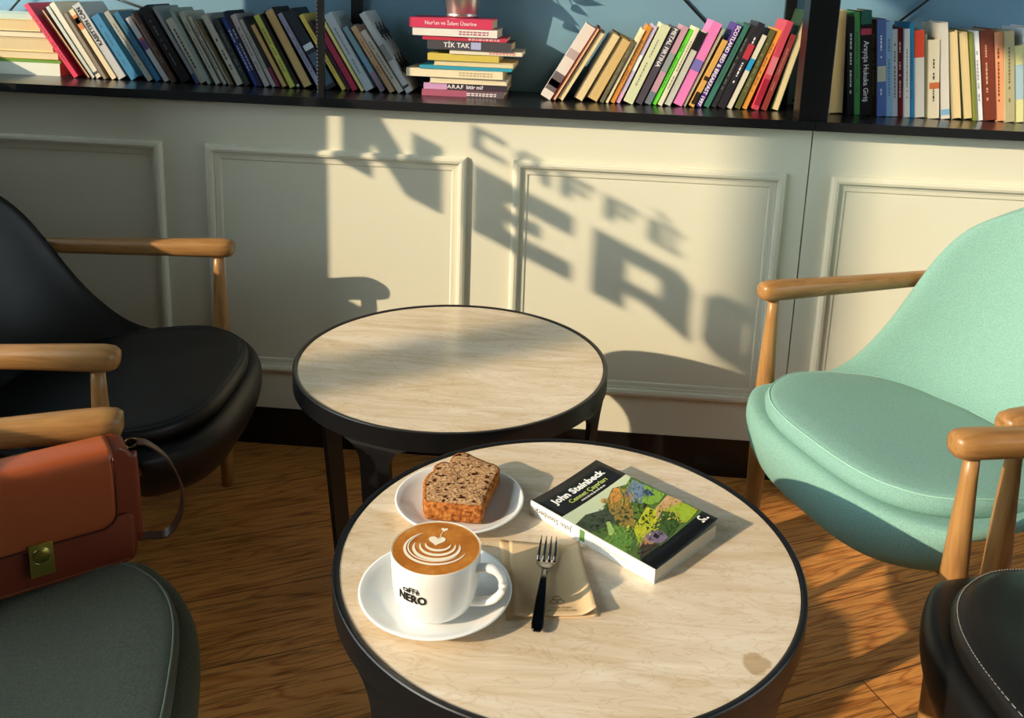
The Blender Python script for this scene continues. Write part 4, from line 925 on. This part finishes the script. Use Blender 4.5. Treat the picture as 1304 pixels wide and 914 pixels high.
# ---------------------------------------------------------------- books
def book_mesh(t, h, d, kind, col, pcol, parent, ins=.003):
    """local: x 0..t, z 0..h, y 0 (front) .. d"""
    cv = mat('cover_'+col, col, .45, .4, var=.05, scale=40); w_ = min(.0016, t*.18)
    bm = bmesh.new(); box(bm, 0, w_, 0, d, 0, h); box(bm, t-w_, t, 0, d, 0, h)
    if kind == 'S': box(bm, w_, t-w_, 0, w_, 0, h)
    else: box(bm, w_, t-w_, d-w_, d, 0, h)
    bmesh.ops.remove_doubles(bm, verts=bm.verts, dist=1e-6)
    obj('cover', bm, cv, parent)
    bm = bmesh.new()
    if kind == 'S': box(bm, w_, t-w_, w_, d-ins, .0015, h-ins)
    else: box(bm, w_, t-w_, ins*.5, d-w_, .0015, h-ins)
    obj('page_block', bm, pages_mat(pcol), parent)
PAG = ['#e4d3ac', '#dcc79c', '#e9dcbc', '#d9c090', '#e8d8b0']
used = set()
def uniq(l):
    k = len(l.split()); assert 4 <= k <= 16, l
    assert l not in used, l
    used.add(l); return l
GRP = dict(left='leaning books on the left of the ledge', mid='leaning books in the middle of the ledge', right='upright books right of the black post')
YB = 2.195
def spine_extras(root, t, h, items):
    for (z0, z1, col) in items:
        bm = bmesh.new(); box(bm, .0004, t-.0004, -.0004, .0, z0*h, z1*h); o = obj('spine_band', bm, mat('band_'+col, col, .5), root)
BANDS = {'spine_band_purple': None}
extras = {
 'white paperback with a purple band halfway up': [(.50, .64, '#5a3f80'), (.64, .68, '#b05a50')],
 'grey paperback with a blue foot to its spine': [(0, .12, '#2f4a80')],
 'dark patterned book with a magenta foot': [(0, .28, '#8f2a58')],
 'dusty pink book with a grey foot': [(0, .16, '#6f7a86'), (.42, .66, '#8f9a9c')],
 'stone grey book with a black label at its head': [(.74, .98, '#15151a')],
 'near-black book with a red block on its spine': [(.58, .75, '#c0394a')],
 'ivory book with a bright blue diagonal block': [(.52, .68, '#2f9fd8')],
 'black book with a pink band and a green head': [(.87, 1, '#1f6a5a'), (.77, .83, '#c8405e')],
 'white book with an orange-red head to its spine': [(.69, 1, '#e0482a')],
 'tall eggshell book with a tiny blue mark at its foot': [(.04, .10, '#7fb4d8')],
 'wide midnight blue book with a small white square': [(.50, .57, '#cfdbe6'), (.05, .45, '#3f5a70')],
 'pale turquoise paperback with a lilac foot': [(0, .30, '#9a8aa0'), (.35, .6, '#6f9fc0')],
 'short lemon and blue paperback': [(.3, .75, '#a8c4cc')],
 'lavender and white paperback': [(.42, .62, '#ecebf2'), (0, .15, '#d8a8d0')],
 'short cream book with black and orange marks': [(.38, .46, '#d0703c')],
 'periwinkle blue book with white lettering': [(.36, .52, '#c9cdb4')],
 'ivory paperback with a small mark low on its spine': [(.05, .08, '#4a4a4a')],
 'ivory and orange patterned paperback': [(.72, .92, '#d9844a'), (.80, .88, '#f1ece0')],
 'thick bubblegum pink book': [(.42, .55, '#7a72c0')],
 'tall silver grey book with black brush marks on its cover': [(.06, .09, '#3a3a3a'), (.40, .60, '#8d9094')],
 'short amber paperback with black lettering': [(.04, .22, '#2a2418'), (.40, .46, '#3a2a14')],
 'white book with black and pink ink splashes': [(.1, .34, '#6a6468'), (.16, .24, '#2a2629'), (.55, .66, '#b9a8a8')],
 'rose red book with crimson flowers': [(.05, .35, '#a02038'), (.40, .6, '#d87a88')],
 'dark plum book in floral pattern': [(.6, .8, '#6a5a78')],
 'thin black book with a white dot at its foot': [(.02, .05, '#d8d4cc')],
}
def row_book(rec, i):
    grp, side, x, t, h, th, kind, col, txt, tcol, desc, pv, nx, colb = rec
    lab = desc
    if len(lab.split()) < 12:
        add_ = ' beside the '+(pv or nx); 
        if len((lab+add_).split()) <= 16: lab += add_
    dep = .112+.005*((i*7) % 3)
    if side == 'L': px, piv = x, 0.0
    else: px, piv = x, t
    a = R(th); y0 = YB+.003*((i*5) % 4)
    r = thing('book', uniq(lab), 'book', (0, 0, 0), 0, GRP[grp])
    r.rotation_euler = (0, a, 0)
    # corner positions after turning about y: (x, z) -> (x cos + z sin, -x sin + z cos)
    low = min(-xx*math.sin(a) for xx in (0, t))
    r.location = (px-piv*math.cos(a), y0, SHZ-low+.0003)
    book_mesh(t, h, dep, kind, col, PAG[i % 5] if kind == 'S' else ('#ddbf84' if 'tan' in desc or 'honey' in desc else '#ecd6a4'), r)
    if kind == 'S':
        spine_extras(r, t, h, extras.get(desc, []))
        if txt:
            ccw = txt in ('KASETTEN CAN',)
            exv, eyv = ((0, 0, 1), (-1, 0, 0)) if ccw else ((0, 0, -1), (1, 0, 0))
            big = {'KASETTEN CAN': (.70, .5), 'METAL FIRTINA': (.74, .5), 'SCOTLAND BED & BREAKFAST 1997': (.5, .97), 'Arayışa Hukuka Giriş': (.42, .62)}.get(txt, (.5, .6))
            text(txt, min(t*.95, .016), mat('ink_'+tcol, tcol, .5), r, 'title', basis((t/2, -.0007, h*big[0]), exv, eyv), .0003, .0001, h*big[1])
        elif 'letter' in desc or 'two blocks' in desc: pass
        if not txt and ((t > .008 and desc not in extras) or (tcol and t > .005)):
            # faint author line as thin print
            c = lin(col); lum = sum(c[:3])/3; rgb = [int(col[k:k+2], 16) for k in (1, 3, 5)]; q_ = 60 if lum > .12 else 190; pc = '#%02x%02x%02x' % tuple(int(v*.55+q_*.45) for v in rgb); pc = tcol or pc
            rnd = random.Random(i*13+len(desc)); bm = bmesh.new(); z = h*.22
            while z < h*.82:
                l_ = rnd.uniform(.003, .009)
                if rnd.random() < .8: box(bm, t*.36, t*.36+min(.0035, t*.26), -.0003, 0, z, z+l_)
                z += l_+.002
            if len(bm.verts): obj('print_line', bm, mat('faint_'+pc, pc, .6), r)
            else: bm.free()
    if 'brush marks' in desc:
        for z0, z1 in ((.62, .86), (.18, .46)):
            bm = bmesh.new()
            for k in range(9):
                yy = .02+.011*k; q = .5+.5*math.sin(k*2.1); box(bm, t, t+.0003, yy, yy+.012, h*(z0+(z1-z0)*.35*(1-q)), h*(z0+(z1-z0)*(.55+.45*q)))
            obj('cover_brush_mark', bm, M_ink, r)
    return r
for i, rec in enumerate(BOOKS): row_book(rec, i)
def lying(x0, x1, y0, z, t, kind, col, txt, tcol, label, group, i):
    d = .125; n_ = x1-x0
    r = thing('book', uniq(label), 'book', (x0, y0, z), R(((i*37) % 5-2)*.25), group)
    cv = mat('cover_'+col, col, .45, .4, var=.05, scale=40); w_ = min(.0014, t*.18)
    bm = bmesh.new(); box(bm, 0, n_, 0, d, 0, w_); box(bm, 0, n_, 0, d, t-w_, t)
    if kind == 'S': box(bm, 0, n_, 0, w_, w_, t-w_)
    else: box(bm, 0, n_, d-w_, d, w_, t-w_)
    obj('cover', bm, cv, r)
    bm = bmesh.new()
    if kind == 'S': box(bm, .002, n_-.002, w_, d-.003, w_, t-w_)
    else: box(bm, .002, n_-.002, .0015, d-w_, w_, t-w_)
    o = obj('page_block', bm, pages_mat(PAG[i % 5]), r)
    if txt: text(txt, min(t*.85, .016), mat('ink_'+tcol, tcol, .5), r, 'title', basis((n_*(.35 if 'TİK' in txt else .5), -.0005, t*.5), (1, 0, 0), (0, 0, 1)), .0002, .0001, n_*.62)
    elif tcol:
        bm = bmesh.new(); x = n_*.55
        rnd = random.Random(i)
        while x < n_*.9:
            l_ = rnd.uniform(.004, .010); box(bm, x, x+l_, -.0004, 0, t*.55, t*.72); box(bm, x, x+l_*.9, -.0004, 0, t*.24, t*.42); x += l_+.002
        obj('print_line', bm, mat('ink_'+tcol, tcol, .5), r)
    if 'TİK' in txt: 
        bm = bmesh.new(); box(bm, n_*.52, n_*.64, -.0004, 0, t*.1, t*.92); obj('spine_picture', bm, mat('pale_lilac', '#aeb0d8', .5), r)
    if 'A.R.A.F' in txt or 'pink and grey' in label:
        bm = bmesh.new(); (box(bm, 0, n_*.28, -.0003, 0, 0, t) if 'A.R.A.F' in txt else box(bm, n_*.55, n_, -.0003, 0, 0, t)); obj('spine_band', bm, mat('lilac_band' if 'A.R.A.F' in txt else 'grey_band', '#c79ac4' if 'A.R.A.F' in txt else '#5a5258', .5), r)
for i, (x0, x1, z, t, kind, col, txt, tcol, desc) in enumerate(STACK):
    lying(x0, x1, 2.192+.003*((i*3) % 4), z, t, kind, col, txt, tcol, desc, 'books lying in the tall stack', i)
for i, (x1, z, t, kind, col, desc) in enumerate(LOWSTACK):
    lying(x1-.2, x1, 2.222, z, t, kind, col, '', '', desc, 'books lying in the low stack at the left', i+3)

# ---------------------------------------------------------------- bucket with a plant on the tall stack
BKT = Vector((-.331, 2.268, 1.0824))
bu = thing('plant_bucket', 'ribbed metal bucket of trailing leaves standing on the tall stack of books', 'plant', BKT)
bm = bmesh.new(); lathe(bm, [(0, 0), (.0375, 0), (.0395, .002), (.0398, .006), (.0385, .008), (.0395, .010), (.052, .125), (.0545, .128), (.0545, .132), (.0505, .132), (.0485, .125), (.037, .008), (0, .006)], 64); obj('bucket', bm, mat('galvanised_metal', '#c4c3bd', .28, .5, metal=.85, var=.05), bu, True)
bm = bmesh.new(); lathe(bm, [(0, .112), (.047, .110), (.0475, .113), (0, .118)], 32); obj('soil', bm, mat('soil', '#2c1e14', .95), bu, True)
M_leaf = mat('leaf_green', '#3d6a3a', .45, .4, var=.2, scale=40); M_stem = mat('stem_green', '#5a6a34', .6)
for a, b_, w_ in LEAVES:
    a = Vector(a)-BKT; b_ = Vector(b_)-BKT; bm = bmesh.new()
    s0 = Vector((a.x*.18, a.y*.18, .114)); mid = s0.lerp(a, .55)+Vector((0, -.004, .055))
    cp = catmull([s0, mid, a], 8); sweep(bm, cp, [.0013]*len(cp), 6); stx = obj('stem', bm, M_stem, bu, True)
    d = b_-a; side = d.cross(SUN).normalized(); n_ = side.cross(d.normalized()); bm = bmesh.new(); g = []
    for k in range(13):
        t_ = k/12; w2 = w_*math.sin(PI*min(1, t_**.75))**.9 if 0 < t_ < 1 else .0004; c = a+d*t_+n_*(.006*math.sin(PI*t_))
        g.append([bm.verts.new(c+side*w2*s_+n_*(.003*abs(s_))) for s_ in (-1, -.5, 0, .5, 1)])
    for A, B in zip(g, g[1:]):
        for k in range(4): bm.faces.new((A[k], A[k+1], B[k+1], B[k]))
    lf = obj('leaf', bm, M_leaf, bu, True); md = lf.modifiers.new('s', 'SOLIDIFY'); md.thickness = .0005

# ---------------------------------------------------------------- light, sky and camera
LN, LA, LB, SE = 4, 3.5, 3.3, 5.7
sd = bpy.data.lights.new('sun', 'SUN'); sd.energy = SE; sd.angle = R(.53); sd.color = (1, .80, .55)
so = bpy.data.objects.new('sun', sd); COL.objects.link(so); so.rotation_euler = SUN.to_track_quat('-Z', 'Y').to_euler()
w = bpy.data.worlds.new('sky'); SC.world = w; w.use_nodes = True; bg = w.node_tree.nodes['Background']
nt = w.node_tree; tcw = nt.nodes.new('ShaderNodeTexCoord'); dt = nt.nodes.new('ShaderNodeVectorMath'); dt.operation = 'DOT_PRODUCT'; dt.inputs[1].default_value = tuple(-SUN)
nt.links.new(tcw.outputs['Generated'], dt.inputs[0])
mx_ = nt.nodes.new('ShaderNodeMath'); mx_.operation = 'MAXIMUM'; mx_.inputs[1].default_value = 0; nt.links.new(dt.outputs['Value'], mx_.inputs[0])
pw = nt.nodes.new('ShaderNodeMath'); pw.operation = 'POWER'; pw.inputs[1].default_value = LN; nt.links.new(mx_.outputs[0], pw.inputs[0])
ma = nt.nodes.new('ShaderNodeMath'); ma.operation = 'MULTIPLY_ADD'; ma.inputs[1].default_value = LA; ma.inputs[2].default_value = LB; nt.links.new(pw.outputs[0], ma.inputs[0])
bg.inputs['Color'].default_value = (.82, .98, 1.04, 1); nt.links.new(ma.outputs[0], bg.inputs['Strength'])
cd = bpy.data.cameras.new('camera'); cam = bpy.data.objects.new('camera', cd); COL.objects.link(cam); SC.camera = cam
F_ = 1170.134; cd.sensor_width = 36; cd.lens = F_/1304*36; cd.shift_x = -22.249/1304; cd.shift_y = -213.956/1304; cd.clip_start = .02
p_, r_, y_ = R(13.09897), R(2.22250), R(-3.76815)
fwv = Vector((math.sin(y_)*math.cos(p_), math.cos(y_)*math.cos(p_), -math.sin(p_))); rt_ = Vector((math.cos(y_), -math.sin(y_), 0)); up_ = rt_.cross(fwv)
rt2 = rt_*math.cos(r_)+up_*math.sin(r_); up2 = up_*math.cos(r_)-rt_*math.sin(r_)
Mc = Matrix((rt2, up2, -fwv)).transposed().to_4x4(); Mc.translation = Vector((0, 0, 1.18461)); cam.matrix_world = Mc
SC.view_settings.view_transform = 'Standard'; SC.view_settings.look = 'None'; SC.view_settings.gamma = 1; SC.view_settings.exposure = 0
SC.view_settings.use_curve_mapping = False
